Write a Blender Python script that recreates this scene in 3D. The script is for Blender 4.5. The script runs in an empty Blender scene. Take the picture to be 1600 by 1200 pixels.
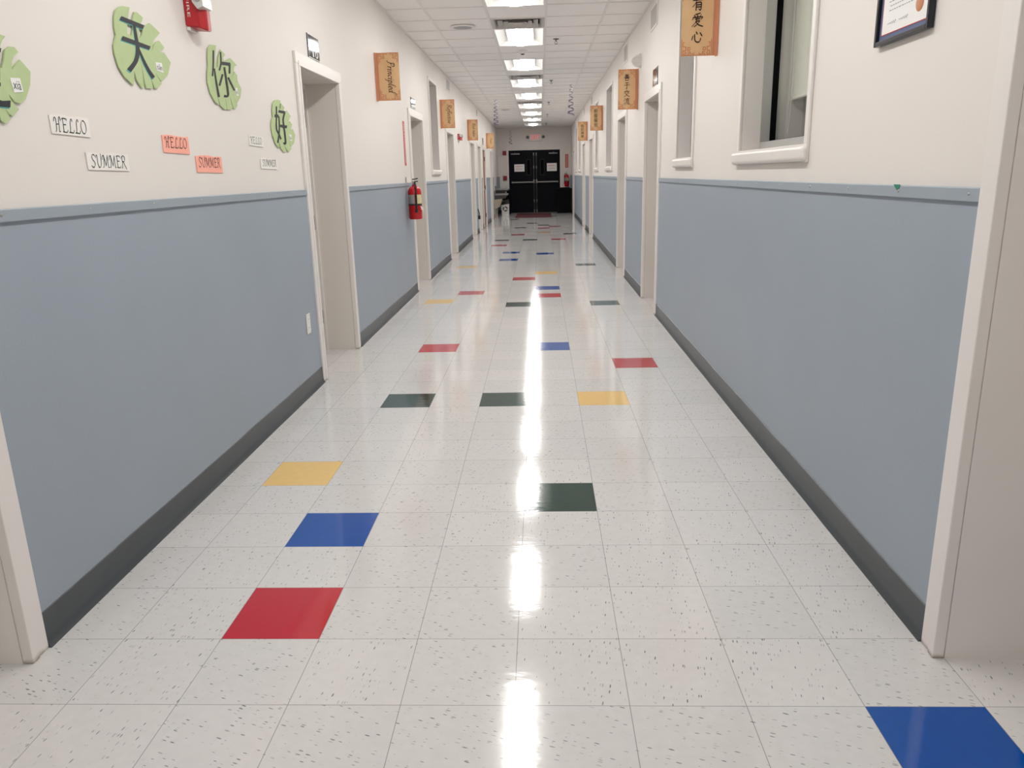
import bpy, bmesh, math, random
from mathutils import Vector, Matrix
random.seed(7)
C = bpy.context.scene.collection
SC = bpy.context.scene

# ------------------------------------------------------------------ camera, world, exposure
F_PX, PITCH, YAW, ROLL = 1205.70, 0.264691, -0.041976, -0.024864
CAM = Vector((0.0883, -2.0561, 1.3593))
def camera():
    cy, sy, cp, sp = math.cos(YAW), math.sin(YAW), math.cos(PITCH), math.sin(PITCH)
    f = Vector((sy*cp, cy*cp, -sp)); r = Vector((cy, -sy, 0)); u = r.cross(f)
    cr, sr = math.cos(ROLL), math.sin(ROLL)
    r2 = cr*r + sr*u; u2 = -sr*r + cr*u
    cam = bpy.data.cameras.new('camera'); cam.sensor_width = 36.0; cam.lens = F_PX/1600*36.0
    cam.clip_start = 0.02; cam.clip_end = 100
    o = bpy.data.objects.new('camera', cam); C.objects.link(o)
    m = Matrix((( r2.x, u2.x, -f.x, CAM.x), (r2.y, u2.y, -f.y, CAM.y), (r2.z, u2.z, -f.z, CAM.z), (0, 0, 0, 1)))
    o.matrix_world = m
    SC.camera = o
camera()
w = bpy.data.worlds.new('world'); SC.world = w; w.use_nodes = True
w.node_tree.nodes['Background'].inputs[0].default_value = (0.9, 0.95, 1, 1)
w.node_tree.nodes['Background'].inputs[1].default_value = 0.02
SC.view_settings.view_transform = 'Standard'; SC.view_settings.look = 'None'
SC.view_settings.exposure = 0.0; SC.view_settings.gamma = 1.0; SC.view_settings.use_curve_mapping = False
SC.cycles.max_bounces = 10; SC.cycles.diffuse_bounces = 6; SC.cycles.glossy_bounces = 5
SC.cycles.transmission_bounces = 6; SC.cycles.transparent_max_bounces = 8
SC.cycles.caustics_reflective = False; SC.cycles.caustics_refractive = False
SC.cycles.sample_clamp_indirect = 6.0
LIGHT = 42.0        # radiance of the lamp lenses

# ------------------------------------------------------------------ place
XL, XR, ZC, YB, YE = -1.447, 1.208, 2.967, -5.0, 27.0
T = 0.3048
RZ0, RZ1 = 1.263, 1.300       # chair rail
TH = 0.34                     # wall thickness
GX = [XL, -1.05, -0.44, 0.17, 0.78, XR]      # ceiling grid lines
GY0, GP = 6.27, 0.61
LAMPS = [2.61 + 2.44*k for k in range(-2, 10)]

# ------------------------------------------------------------------ materials
def srgb(r, g, b):
    def f(c):
        c /= 255.0
        return c/12.92 if c <= 0.04045 else ((c+0.055)/1.055)**2.4
    return (f(r), f(g), f(b))
def mat(name, col, rough=0.5, metal=0.0, vary=0.04, vscale=6.0, bump=0.0, bscale=80.0, spec=0.5, emit=0.0):
    m = bpy.data.materials.new(name); m.use_nodes = True
    nt = m.node_tree; n = nt.nodes; l = nt.links; b = n['Principled BSDF']
    b.inputs['Roughness'].default_value = rough; b.inputs['Metallic'].default_value = metal
    b.inputs['Specular IOR Level'].default_value = spec
    tc = n.new('ShaderNodeTexCoord')
    no = n.new('ShaderNodeTexNoise'); no.inputs['Scale'].default_value = vscale; no.inputs['Detail'].default_value = 4
    l.new(tc.outputs['Object'], no.inputs['Vector'])
    mx = n.new('ShaderNodeMix'); mx.data_type = 'RGBA'
    mx.inputs['A'].default_value = tuple(max(0, c*(1-vary)) for c in col) + (1,)
    mx.inputs['B'].default_value = tuple(min(1, c*(1+vary)) for c in col) + (1,)
    l.new(no.outputs['Fac'], mx.inputs['Factor']); l.new(mx.outputs['Result'], b.inputs['Base Color'])
    if bump:
        bn = n.new('ShaderNodeTexNoise'); bn.inputs['Scale'].default_value = bscale; bn.inputs['Detail'].default_value = 3
        l.new(tc.outputs['Object'], bn.inputs['Vector'])
        bp = n.new('ShaderNodeBump'); bp.inputs['Strength'].default_value = bump; bp.inputs['Distance'].default_value = 0.002
        l.new(bn.outputs['Fac'], bp.inputs['Height']); l.new(bp.outputs['Normal'], b.inputs['Normal'])
    if emit:
        l.new(mx.outputs['Result'], b.inputs['Emission Color']); b.inputs['Emission Strength'].default_value = emit
    return m
M = {}
M['wall'] = mat('wall_paint', (0.785, 0.745, 0.705), 0.55, vary=0.015, vscale=1.5, bump=0.15, bscale=140, spec=0.3)
M['blue'] = mat('blue_paint', (0.330, 0.382, 0.440), 0.42, vary=0.05, vscale=2.2, bump=0.2, bscale=90, spec=0.35)
M['bluerail'] = mat('blue_rail_paint', (0.33, 0.38, 0.43), 0.4, vary=0.03, spec=0.35)
M['base'] = mat('rubber_base', (0.058, 0.066, 0.072), 0.33, vary=0.1, vscale=9, bump=0.1, bscale=30)
M['trim'] = mat('white_gloss_paint', (0.80, 0.765, 0.735), 0.35, vary=0.02, vscale=3)
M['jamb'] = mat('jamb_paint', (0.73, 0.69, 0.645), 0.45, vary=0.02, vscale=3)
M['leafdoor'] = mat('brown_wood_door', srgb(134, 96, 70), 0.45, vary=0.12, vscale=9)
M['steel'] = mat('brushed_steel', (0.55, 0.55, 0.54), 0.35, metal=1.0)
M['alu'] = mat('aluminium_frame', (0.50, 0.50, 0.48), 0.42, metal=0.3)
M['hinge'] = mat('dark_hinge', (0.05, 0.045, 0.04), 0.4, metal=0.8)
M['black'] = mat('black_plastic', (0.012, 0.012, 0.013), 0.45)
M['blackdoor'] = mat('black_door_paint', (0.006, 0.006, 0.009), 0.5, spec=0.08)
M['leaftaupe'] = mat('taupe_door_paint', (0.36, 0.33, 0.30), 0.45)
M['leafpale'] = mat('pale_door_paint', (0.62, 0.59, 0.555), 0.45)
M['blackbin'] = mat('black_bin_plastic', (0.003, 0.004, 0.004), 0.6, spec=0.08)
M['blackpane'] = mat('dark_pane', (0.001, 0.001, 0.001), 0.3, spec=0.03)
M['red'] = mat('red_plastic', srgb(178, 30, 40), 0.3)
M['redalarm'] = mat('dark_red_metal', srgb(140, 24, 34), 0.35)
M['dullalu'] = mat('dull_aluminium', (0.24, 0.235, 0.23), 0.45, metal=0.5)
M['card'] = mat('card_paper', (0.85, 0.825, 0.79), 0.8)
M['redcan'] = mat('red_enamel', srgb(190, 18, 28), 0.25)
M['redsign'] = mat('red_sign', srgb(196, 70, 62), 0.4)
M['white'] = mat('white_plastic', (0.78, 0.76, 0.73), 0.4)
M['paper'] = mat('white_paper', (0.87, 0.86, 0.84), 0.8)
M['orange'] = mat('orange_paper', srgb(255, 180, 162), 0.8, spec=0.2)
M['green'] = mat('green_card', srgb(184, 202, 152), 0.8, vary=0.07, vscale=25)
M['ink'] = mat('black_ink', srgb(38, 40, 46), 0.6)
M['dkink'] = mat('brown_black_ink', srgb(36, 20, 12), 0.7)
M['greenink'] = mat('dark_green_ink', srgb(62, 88, 78), 0.7)
M['redink'] = mat('red_ink', srgb(190, 62, 40), 0.7)
M['printred'] = mat('print_red', srgb(200, 40, 50), 0.7)
M['teal'] = mat('teal_card', srgb(90, 165, 165), 0.7)
M['poster'] = mat('kraft_orange_card', srgb(224, 186, 140), 0.8, vary=0.07, vscale=14)
M['posterback'] = mat('poster_edge', srgb(196, 134, 100), 0.8, vary=0.12, vscale=18)
M['navy'] = mat('navy_frame', (0.006, 0.007, 0.014), 0.25)
M['mount'] = mat('blue_grey_mount', srgb(98, 112, 145), 0.7)
M['gold'] = mat('gold_seal', srgb(196, 128, 84), 0.45)
M['tile'] = mat('ceiling_tile', (0.90, 0.885, 0.875), 0.9, vary=0.03, vscale=40, bump=0.4, bscale=260, spec=0.1)
M['tbar'] = mat('ceiling_t_bar', (0.80, 0.78, 0.76), 0.5)
M['bronze'] = mat('dull_bronze', (0.16, 0.14, 0.125), 0.45, metal=0.6)
M['troffer'] = mat('lamp_reflector', (0.84, 0.83, 0.81), 0.5, vary=0.01)
M['mat'] = mat('dark_red_mat', (0.075, 0.012, 0.016), 0.95, vary=0.3, vscale=120, bump=0.5, bscale=200)
M['cream'] = mat('tan_enamel', (0.40, 0.33, 0.26), 0.4)
M['foil'] = mat('purple_foil', (0.22, 0.2, 0.28), 0.25, metal=0.9)
M['lens'] = mat('clear_lens', (0.62, 0.64, 0.62), 0.12)
M['yellowlab'] = mat('yellow_white_label', srgb(214, 205, 160), 0.6, vary=0.2, vscale=60)
M['greylab'] = mat('grey_label', srgb(150, 146, 142), 0.6, vary=0.2, vscale=60)
M['plaque'] = mat('glossy_black_plaque', (0.02, 0.02, 0.024), 0.08, spec=0.5)
M['room'] = mat('room_paint', (0.60, 0.59, 0.55), 0.8)
M['board'] = mat('blind_cloth', (0.90, 0.89, 0.80), 0.8)
M['vent'] = mat('vent_metal', (0.50, 0.48, 0.46), 0.45)
M['dark'] = mat('dark_void', (0.02, 0.02, 0.02), 0.9)
def lampmat(name, LIGHT):
    m = bpy.data.materials.new(name); m.use_nodes = True; nt = m.node_tree
    b = nt.nodes['Principled BSDF']; b.inputs['Base Color'].default_value = (0.9, 0.9, 0.9, 1)
    b.inputs['Emission Color'].default_value = (1.0, 0.975, 0.945, 1); b.inputs['Emission Strength'].default_value = LIGHT
    # the tube behind the diffuser: brightest along the middle of the lens
    n = nt.nodes; l = nt.links; tc = n.new('ShaderNodeTexCoord'); sp = n.new('ShaderNodeSeparateXYZ'); l.new(tc.outputs['Object'], sp.inputs[0])
    a = n.new('ShaderNodeMath'); a.operation = 'ABSOLUTE'; l.new(sp.outputs['X'], a.inputs[0])
    mr = n.new('ShaderNodeMapRange'); mr.interpolation_type = 'SMOOTHSTEP'; mr.inputs['From Min'].default_value = 0.02; mr.inputs['From Max'].default_value = 0.13
    mr.inputs['To Min'].default_value = LIGHT; mr.inputs['To Max'].default_value = LIGHT*0.15; l.new(a.outputs[0], mr.inputs['Value']); l.new(mr.outputs[0], b.inputs['Emission Strength'])
    return m
M['lamp'] = lampmat('lamp_lens', LIGHT); M['lampdim'] = lampmat('dimmed_lamp_lens', LIGHT*0.35)  # second lens dimmed on purpose, so the corridor's far end falls darker
def glassmat():
    m = bpy.data.materials.new('window_glass'); m.use_nodes = True; nt = m.node_tree; n = nt.nodes; l = nt.links
    out = n['Material Output']; n.remove(n['Principled BSDF'])
    t = n.new('ShaderNodeBsdfTransparent'); t.inputs[0].default_value = (0.94, 0.96, 0.94, 1)
    g = n.new('ShaderNodeBsdfGlossy'); g.inputs['Roughness'].default_value = 0.02
    lw = n.new('ShaderNodeLayerWeight'); lw.inputs['Blend'].default_value = 0.5
    pw = n.new('ShaderNodeMath'); pw.operation = 'POWER'; pw.inputs[1].default_value = 4.0; l.new(lw.outputs['Facing'], pw.inputs[0])
    fr = n.new('ShaderNodeMath'); fr.operation = 'MULTIPLY_ADD'; fr.inputs[1].default_value = 0.82; fr.inputs[2].default_value = 0.09; l.new(pw.outputs[0], fr.inputs[0])
    mx = n.new('ShaderNodeMixShader'); l.new(fr.outputs[0], mx.inputs[0]); l.new(t.outputs[0], mx.inputs[1]); l.new(g.outputs[0], mx.inputs[2])
    l.new(mx.outputs[0], out.inputs['Surface'])
    return m
M['glass'] = glassmat()
def trimdirt():
    # gloss trim paint with rusty dirt right at the floor line
    m = M['trim'].copy(); m.name = 'door_trim_paint'; nt = m.node_tree; n = nt.nodes; l = nt.links; b = n['Principled BSDF']
    src = b.inputs['Base Color'].links[0].from_socket
    ge = n.new('ShaderNodeNewGeometry'); sp = n.new('ShaderNodeSeparateXYZ'); l.new(ge.outputs['Position'], sp.inputs[0])
    no = n.new('ShaderNodeTexNoise'); no.inputs['Scale'].default_value = 22; l.new(ge.outputs['Position'], no.inputs['Vector'])
    ad = n.new('ShaderNodeMath'); ad.operation = 'MULTIPLY_ADD'; ad.inputs[1].default_value = -0.03; l.new(no.outputs['Fac'], ad.inputs[0]); l.new(sp.outputs['Z'], ad.inputs[2])
    mr = n.new('ShaderNodeMapRange'); mr.inputs['From Min'].default_value = -0.016; mr.inputs['From Max'].default_value = 0.004
    mr.inputs['To Min'].default_value = 0.75; mr.inputs['To Max'].default_value = 0; l.new(ad.outputs[0], mr.inputs['Value'])
    mx = n.new('ShaderNodeMix'); mx.data_type = 'RGBA'; mx.inputs['B'].default_value = (0.16, 0.085, 0.045, 1)
    l.new(mr.outputs[0], mx.inputs['Factor']); l.new(src, mx.inputs['A']); l.new(mx.outputs['Result'], b.inputs['Base Color'])
    return m
M['dtrim'] = trimdirt()

def floor_mats():
    res = []
    cols = {'white': (0.685, 0.678, 0.665), 'red': srgb(186, 30, 52), 'blue': srgb(0, 78, 164), 'yellow': srgb(236, 198, 122), 'green': srgb(28, 62, 54)}
    for k, c in cols.items():
        m = bpy.data.materials.new('vinyl_tile_' + k); m.use_nodes = True; nt = m.node_tree; n = nt.nodes; l = nt.links; b = n['Principled BSDF']
        def N(t, **kw):
            x = n.new(t)
            for a, v in kw.items(): setattr(x, a, v)
            return x
        tc = N('ShaderNodeTexCoord'); sc = N('ShaderNodeVectorMath', operation='SCALE'); sc.inputs['Scale'].default_value = 1/T
        l.new(tc.outputs['Object'], sc.inputs[0])
        fl = N('ShaderNodeVectorMath', operation='FLOOR'); l.new(sc.outputs[0], fl.inputs[0])
        frc = N('ShaderNodeVectorMath', operation='FRACTION'); l.new(sc.outputs[0], frc.inputs[0])
        wn = N('ShaderNodeTexWhiteNoise', noise_dimensions='2D'); l.new(fl.outputs[0], wn.inputs['Vector'])
        # seams between tiles
        sp = N('ShaderNodeSeparateXYZ'); l.new(frc.outputs[0], sp.inputs[0])
        def edge(s):
            a = N('ShaderNodeMath', operation='SUBTRACT'); l.new(s, a.inputs[0]); a.inputs[1].default_value = 0.5
            bb = N('ShaderNodeMath', operation='ABSOLUTE'); l.new(a.outputs[0], bb.inputs[0]); return bb.outputs[0]
        mxm = N('ShaderNodeMath', operation='MAXIMUM'); l.new(edge(sp.outputs['X']), mxm.inputs[0]); l.new(edge(sp.outputs['Y']), mxm.inputs[1])
        seam = N('ShaderNodeMapRange'); seam.inputs['From Min'].default_value = 0.4955; seam.inputs['From Max'].default_value = 0.4985; l.new(mxm.outputs[0], seam.inputs['Value'])
        # tint per tile
        tint = N('ShaderNodeMix', data_type='RGBA'); v = 0.035 if k == 'white' else 0.05
        tint.inputs['A'].default_value = tuple(x*(1-v) for x in c) + (1,)
        tint.inputs['B'].default_value = (min(1, c[0]*(1+v)), c[1]*(1+v*0.6), c[2]*(1+v*0.6), 1)
        l.new(wn.outputs['Value'], tint.inputs['Factor'])
        cur = tint.outputs['Result']
        # flecks, laid along or across the tile
        rt = N('ShaderNodeMath', operation='GREATER_THAN'); rt.inputs[1].default_value = 0.5; l.new(wn.outputs['Value'], rt.inputs[0])
        masks = []
        for ang in (0.35, 1.75):
            mp = N('ShaderNodeMapping'); mp.inputs['Rotation'].default_value = (0, 0, ang)
            l.new(tc.outputs['Object'], mp.inputs['Vector'])
            st = N('ShaderNodeVectorMath', operation='MULTIPLY'); st.inputs[1].default_value = (40, 165, 1); l.new(mp.outputs[0], st.inputs[0])
            vo = N('ShaderNodeTexVoronoi', voronoi_dimensions='2D'); vo.inputs['Scale'].default_value = 1; vo.inputs['Randomness'].default_value = 0.95; l.new(st.outputs[0], vo.inputs['Vector'])
            sx = N('ShaderNodeSeparateXYZ'); l.new(vo.outputs['Color'], sx.inputs[0])
            rad = N('ShaderNodeMapRange'); rad.inputs['From Min'].default_value = 0.72 if k == 'white' else 0.9; rad.inputs['From Max'].default_value = 1.0; rad.inputs['To Max'].default_value = 0.36; l.new(sx.outputs['X'], rad.inputs['Value'])
            df = N('ShaderNodeMath', operation='SUBTRACT'); l.new(rad.outputs[0], df.inputs[0]); l.new(vo.outputs['Distance'], df.inputs[1])
            sm = N('ShaderNodeMapRange'); sm.inputs['From Min'].default_value = 0; sm.inputs['From Max'].default_value = 0.08; l.new(df.outputs[0], sm.inputs['Value'])
            mu = N('ShaderNodeMath', operation='MULTIPLY'); l.new(sm.outputs[0], mu.inputs[0]); l.new(sx.outputs['Y'], mu.inputs[1]); masks.append(mu.outputs[0])
        ms = N('ShaderNodeMix', data_type='FLOAT'); l.new(rt.outputs[0], ms.inputs['Factor']); l.new(masks[0], ms.inputs['A']); l.new(masks[1], ms.inputs['B'])
        fk = N('ShaderNodeMix', data_type='RGBA'); fk.inputs['B'].default_value = (0.13, 0.14, 0.14, 1) if k == 'white' else tuple(min(1, x*1.4) for x in c) + (1,)
        fm = N('ShaderNodeMath', operation='MULTIPLY'); fm.inputs[1].default_value = 0.95 if k == 'white' else 0.35; l.new(ms.outputs['Result'], fm.inputs[0])
        l.new(fm.outputs[0], fk.inputs['Factor']); l.new(cur, fk.inputs['A']); cur = fk.outputs['Result']
        # clouding
        cl = N('ShaderNodeTexNoise'); cl.inputs['Scale'].default_value = 30; l.new(tc.outputs['Object'], cl.inputs['Vector'])
        cm = N('ShaderNodeMix', data_type='RGBA', blend_type='MULTIPLY'); cm.inputs['B'].default_value = (0.9, 0.9, 0.9, 1)
        l.new(cl.outputs['Fac'], cm.inputs['Factor']); l.new(cur, cm.inputs['A']); cur = cm.outputs['Result']
        se = N('ShaderNodeMix', data_type='RGBA'); se.inputs['B'].default_value = (0.12, 0.115, 0.11, 1)
        sf = N('ShaderNodeMath', operation='MULTIPLY'); sf.inputs[1].default_value = 0.75; l.new(seam.outputs[0], sf.inputs[0])
        l.new(sf.outputs[0], se.inputs['Factor']); l.new(cur, se.inputs['A'])
        l.new(se.outputs['Result'], b.inputs['Base Color'])
        # waxed finish: polish with faint waviness
        b.inputs['Roughness'].default_value = 0.085; b.inputs['IOR'].default_value = 1.5
        def noise(sx, sy, detail):
            m_ = N('ShaderNodeVectorMath', operation='MULTIPLY'); m_.inputs[1].default_value = (sx, sy, 1); l.new(tc.outputs['Object'], m_.inputs[0])
            q = N('ShaderNodeTexNoise', noise_dimensions='2D'); q.inputs['Scale'].default_value = 1; q.inputs['Detail'].default_value = detail; l.new(m_.outputs[0], q.inputs['Vector']); return q.outputs['Fac']
        prev = None
        for sx, sy, st, di in ((2.2, 1.6, 0.10, 0.004), (11, 26, 0.20, 0.0012), (60, 90, 0.10, 0.0006)):
            b2 = N('ShaderNodeBump'); b2.inputs['Strength'].default_value = st; b2.inputs['Distance'].default_value = di
            l.new(noise(sx, sy, 2), b2.inputs['Height'])
            if prev is not None: l.new(prev.outputs[0], b2.inputs['Normal'])
            prev = b2
        l.new(b2.outputs[0], b.inputs['Normal'])
        res.append(m)
    return res, list(cols)
FLOORM, FLOORK = floor_mats()

# ------------------------------------------------------------------ mesh helpers
class MB:
    """collects polygons in world space; build() links them as one mesh object"""
    def __init__(s): s.v = []; s.f = []; s.sm = []; s.mi = []
    def add(s, vs, fs, smooth=False, mi=0):
        k = len(s.v); s.v += [tuple(p) for p in vs]
        for f in fs: s.f.append([k+i for i in f]); s.sm.append(smooth); s.mi.append(mi)
        return s
    def poly(s, pts, mi=0): return s.add(pts, [list(range(len(pts)))], mi=mi)
    def box(s, a, b, bev=0.0, mi=0):
        x0, y0, z0 = (min(a[i], b[i]) for i in range(3)); x1, y1, z1 = (max(a[i], b[i]) for i in range(3))
        if not bev:
            return s.add([(x0,y0,z0),(x1,y0,z0),(x1,y1,z0),(x0,y1,z0),(x0,y0,z1),(x1,y0,z1),(x1,y1,z1),(x0,y1,z1)],
                         [[0,3,2,1],[4,5,6,7],[0,1,5,4],[1,2,6,5],[2,3,7,6],[3,0,4,7]], mi=mi)
        bm = bmesh.new(); bmesh.ops.create_cube(bm, size=1)
        for v in bm.verts: v.co = Vector(((x0+x1)/2+v.co.x*(x1-x0), (y0+y1)/2+v.co.y*(y1-y0), (z0+z1)/2+v.co.z*(z1-z0)))
        bmesh.ops.bevel(bm, geom=bm.edges[:], offset=bev, segments=6 if bev > 0.015 else 2, profile=0.5, affect='EDGES')
        s._bm(bm, mi=mi); return s
    def _bm(s, bm, mi=0, smooth=False):
        bm.verts.index_update()
        s.add([v.co.copy() for v in bm.verts], [[v.index for v in f.verts] for f in bm.faces], smooth, mi); bm.free()
    def lathe(s, o, axis, prof, n=20, mi=0, up=None):
        ax = Vector(axis).normalized(); t = Vector((0, 0, 1)) if abs(ax.z) < 0.9 else Vector((1, 0, 0))
        e1 = ax.cross(t).normalized(); e2 = ax.cross(e1); o = Vector(o); vs = []; fs = []
        for r, h in prof:
            for i in range(n):
                a = 2*math.pi*i/n; vs.append(o + ax*h + (e1*math.cos(a)+e2*math.sin(a))*max(r, 1e-5))
        for j in range(len(prof)-1):
            for i in range(n):
                fs.append([j*n+i, j*n+(i+1) % n, (j+1)*n+(i+1) % n, (j+1)*n+i])
        fs.append(list(range(n))[::-1]); fs.append([(len(prof)-1)*n+i for i in range(n)])
        s.add(vs, fs, True, mi); return s
    def tube(s, pts, r, n=10, mi=0):
        pts = [Vector(p) for p in pts]; vs = []; fs = []; m = len(pts); prev = None
        for i, p in enumerate(pts):
            t = (pts[min(i+1, m-1)]-pts[max(i-1, 0)]).normalized()
            if prev is None:
                a = Vector((0, 0, 1)) if abs(t.z) < 0.9 else Vector((1, 0, 0)); e1 = t.cross(a).normalized()
            else: e1 = (prev - t*prev.dot(t)).normalized()
            prev = e1; e2 = t.cross(e1); rr = r[i] if isinstance(r, (list, tuple)) else r
            for k in range(n):
                a = 2*math.pi*k/n; vs.append(p + (e1*math.cos(a)+e2*math.sin(a))*rr)
        for j in range(m-1):
            for k in range(n): fs.append([j*n+k, j*n+(k+1) % n, (j+1)*n+(k+1) % n, (j+1)*n+k])
        fs.append(list(range(n))[::-1]); fs.append([(m-1)*n+k for k in range(n)])
        s.add(vs, fs, True, mi); return s
    def prism(s, pts, d, mi=0):
        """closed outline (3-D, planar) extruded by vector d"""
        n = len(pts); d = Vector(d); a = [Vector(p) for p in pts]; b = [p+d for p in a]
        s.add(a+b, [list(range(n))[::-1], list(range(n, 2*n))] + [[i, (i+1) % n, n+(i+1) % n, n+i] for i in range(n)], mi=mi); return s
    def build(s, name, m, parent=None, origin=None):
        org = ORG[parent.name] if parent is not None else Vector(origin if origin is not None else (0, 0, 0))
        me = bpy.data.meshes.new(name)
        me.from_pydata([tuple(Vector(p)-org) for p in s.v], [], s.f)
        for mm in (m if isinstance(m, list) else [m]): me.materials.append(mm)
        me.polygons.foreach_set('use_smooth', s.sm); me.polygons.foreach_set('material_index', s.mi)
        bm = bmesh.new(); bm.from_mesh(me); bmesh.ops.recalc_face_normals(bm, faces=bm.faces[:]); bm.to_mesh(me); bm.free()
        if any(s.sm):
            try: me.set_sharp_from_angle(angle=math.radians(40))
            except Exception: pass
        me.update()
        o = bpy.data.objects.new(name, me); C.objects.link(o)
        if parent is not None: o.parent = parent
        else: o.location = org
        ORG[o.name] = org
        return o
ORG = {}
def tag(o, label, cat, group=None):
    o['label'] = label; o['category'] = cat
    if group: o['group'] = group
    return o
def thing(name, label, cat, loc, group=None):
    o = bpy.data.objects.new(name, None); C.objects.link(o); o.location = loc; o.empty_display_size = 0.05
    ORG[o.name] = Vector(loc)
    return tag(o, label, cat, group)
def struct(o): o['kind'] = 'structure'; return o
def sempty(name, loc):
    o = bpy.data.objects.new(name, None); C.objects.link(o); o.location = loc; o.empty_display_size = 0.05
    ORG[o.name] = Vector(loc); o['kind'] = 'structure'; return o
def copy_thing(root, loc, label):
    r = root.copy(); C.objects.link(r); r.location = loc; r['label'] = label
    for ch in list(root.children):
        c = ch.copy(); C.objects.link(c); c.parent = r
        for g in list(ch.children):
            d = g.copy(); C.objects.link(d); d.parent = c
    return r
def side(sd):
    """(Y, z, d) on a side wall -> world; d grows into the corridor"""
    if sd == 'L': return lambda y, z, d: Vector((XL+d, y, z))
    return lambda y, z, d: Vector((XR-d, y, z))
def ring(a0, a1, b0, b1, w):
    """four bars of a rectangular frame that do not overlap: ((a, b), (a, b)) corners"""
    return (((a0, b0), (a0+w, b1)), ((a1-w, b0), (a1, b1)), ((a0+w, b0), (a1-w, b0+w)), ((a0+w, b1-w), (a1-w, b1)))
def wbox(mb, sd, y0, y1, z0, z1, d0, d1, bev=0.0, mi=0):
    p = side(sd); mb.box(p(y0, z0, d0), p(y1, z1, d1), bev, mi); return mb
# flat lettering: text mesh in a plane given by origin, right, up, out
def text_polys(s):
    c = bpy.data.curves.new('text_tmp', 'FONT'); c.body = s; c.size = 1.0; c.resolution_u = 3
    o = bpy.data.objects.new('text_tmp', c); C.objects.link(o)
    dg = bpy.context.evaluated_depsgraph_get(); dg.update()
    me = bpy.data.meshes.new_from_object(o.evaluated_get(dg))
    vs = [(v.co.x, v.co.y) for v in me.vertices]; fs = [list(p.vertices) for p in me.polygons]
    bpy.data.meshes.remove(me); bpy.data.objects.remove(o); bpy.data.curves.remove(c)
    return vs, fs
def put_text(mb, s, org, right, up, width=None, height=None, mi=0):
    """s centred on org, fitted into width x height"""
    vs, fs = text_polys(s)
    if not vs: return mb
    x0, x1 = min(v[0] for v in vs), max(v[0] for v in vs); y0, y1 = min(v[1] for v in vs), max(v[1] for v in vs)
    kx = width/(x1-x0) if width else None; ky = height/(y1-y0) if height else None
    kx = kx or ky; ky = ky or kx
    R, U, O = Vector(right), Vector(up), Vector(org)
    mb.add([O + R*((x-(x0+x1)/2)*kx) + U*((y-(y0+y1)/2)*ky) for x, y in vs], fs, mi=mi); return mb
# pen lettering: broad-nib strokes
def smooth(pts, n=5):
    if len(pts) < 3: return pts
    out = []
    P = [pts[0]] + list(pts) + [pts[-1]]
    for i in range(1, len(P)-2):
        p0, p1, p2, p3 = P[i-1], P[i], P[i+1], P[i+2]
        for k in range(n):
            t = k/n
            out.append(tuple(0.5*((2*p1[j]) + (-p0[j]+p2[j])*t + (2*p0[j]-5*p1[j]+4*p2[j]-p3[j])*t*t + (-p0[j]+3*p1[j]-3*p2[j]+p3[j])*t**3) for j in (0, 1)))
    out.append(pts[-1]); return out
def hull(ps):
    ps = sorted(set((round(a, 6), round(b, 6)) for a, b in ps))
    def half(q):
        h = []
        for p in q:
            while len(h) > 1 and (h[-1][0]-h[-2][0])*(p[1]-h[-2][1])-(h[-1][1]-h[-2][1])*(p[0]-h[-2][0]) <= 0: h.pop()
            h.append(p)
        return h
    a, b = half(ps), half(ps[::-1]); return a[:-1]+b[:-1]
def pen(mb, strokes, fn, w=0.1, ang=40, thin=0.3, sm=True, mi=0):
    ca, sa = math.cos(math.radians(ang)), math.sin(math.radians(ang))
    nib = [(ca*w/2*i - sa*w*thin/2*j, sa*w/2*i + ca*w*thin/2*j) for i in (-1, 1) for j in (-1, 1)]
    for st in strokes:
        q = smooth(st) if sm else st
        for a, b in zip(q[:-1], q[1:]):
            h = hull([(p[0]+n[0], p[1]+n[1]) for p in (a, b) for n in nib])
            if len(h) > 2: mb.poly([fn(x, y) for x, y in h], mi)
    return mb
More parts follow.
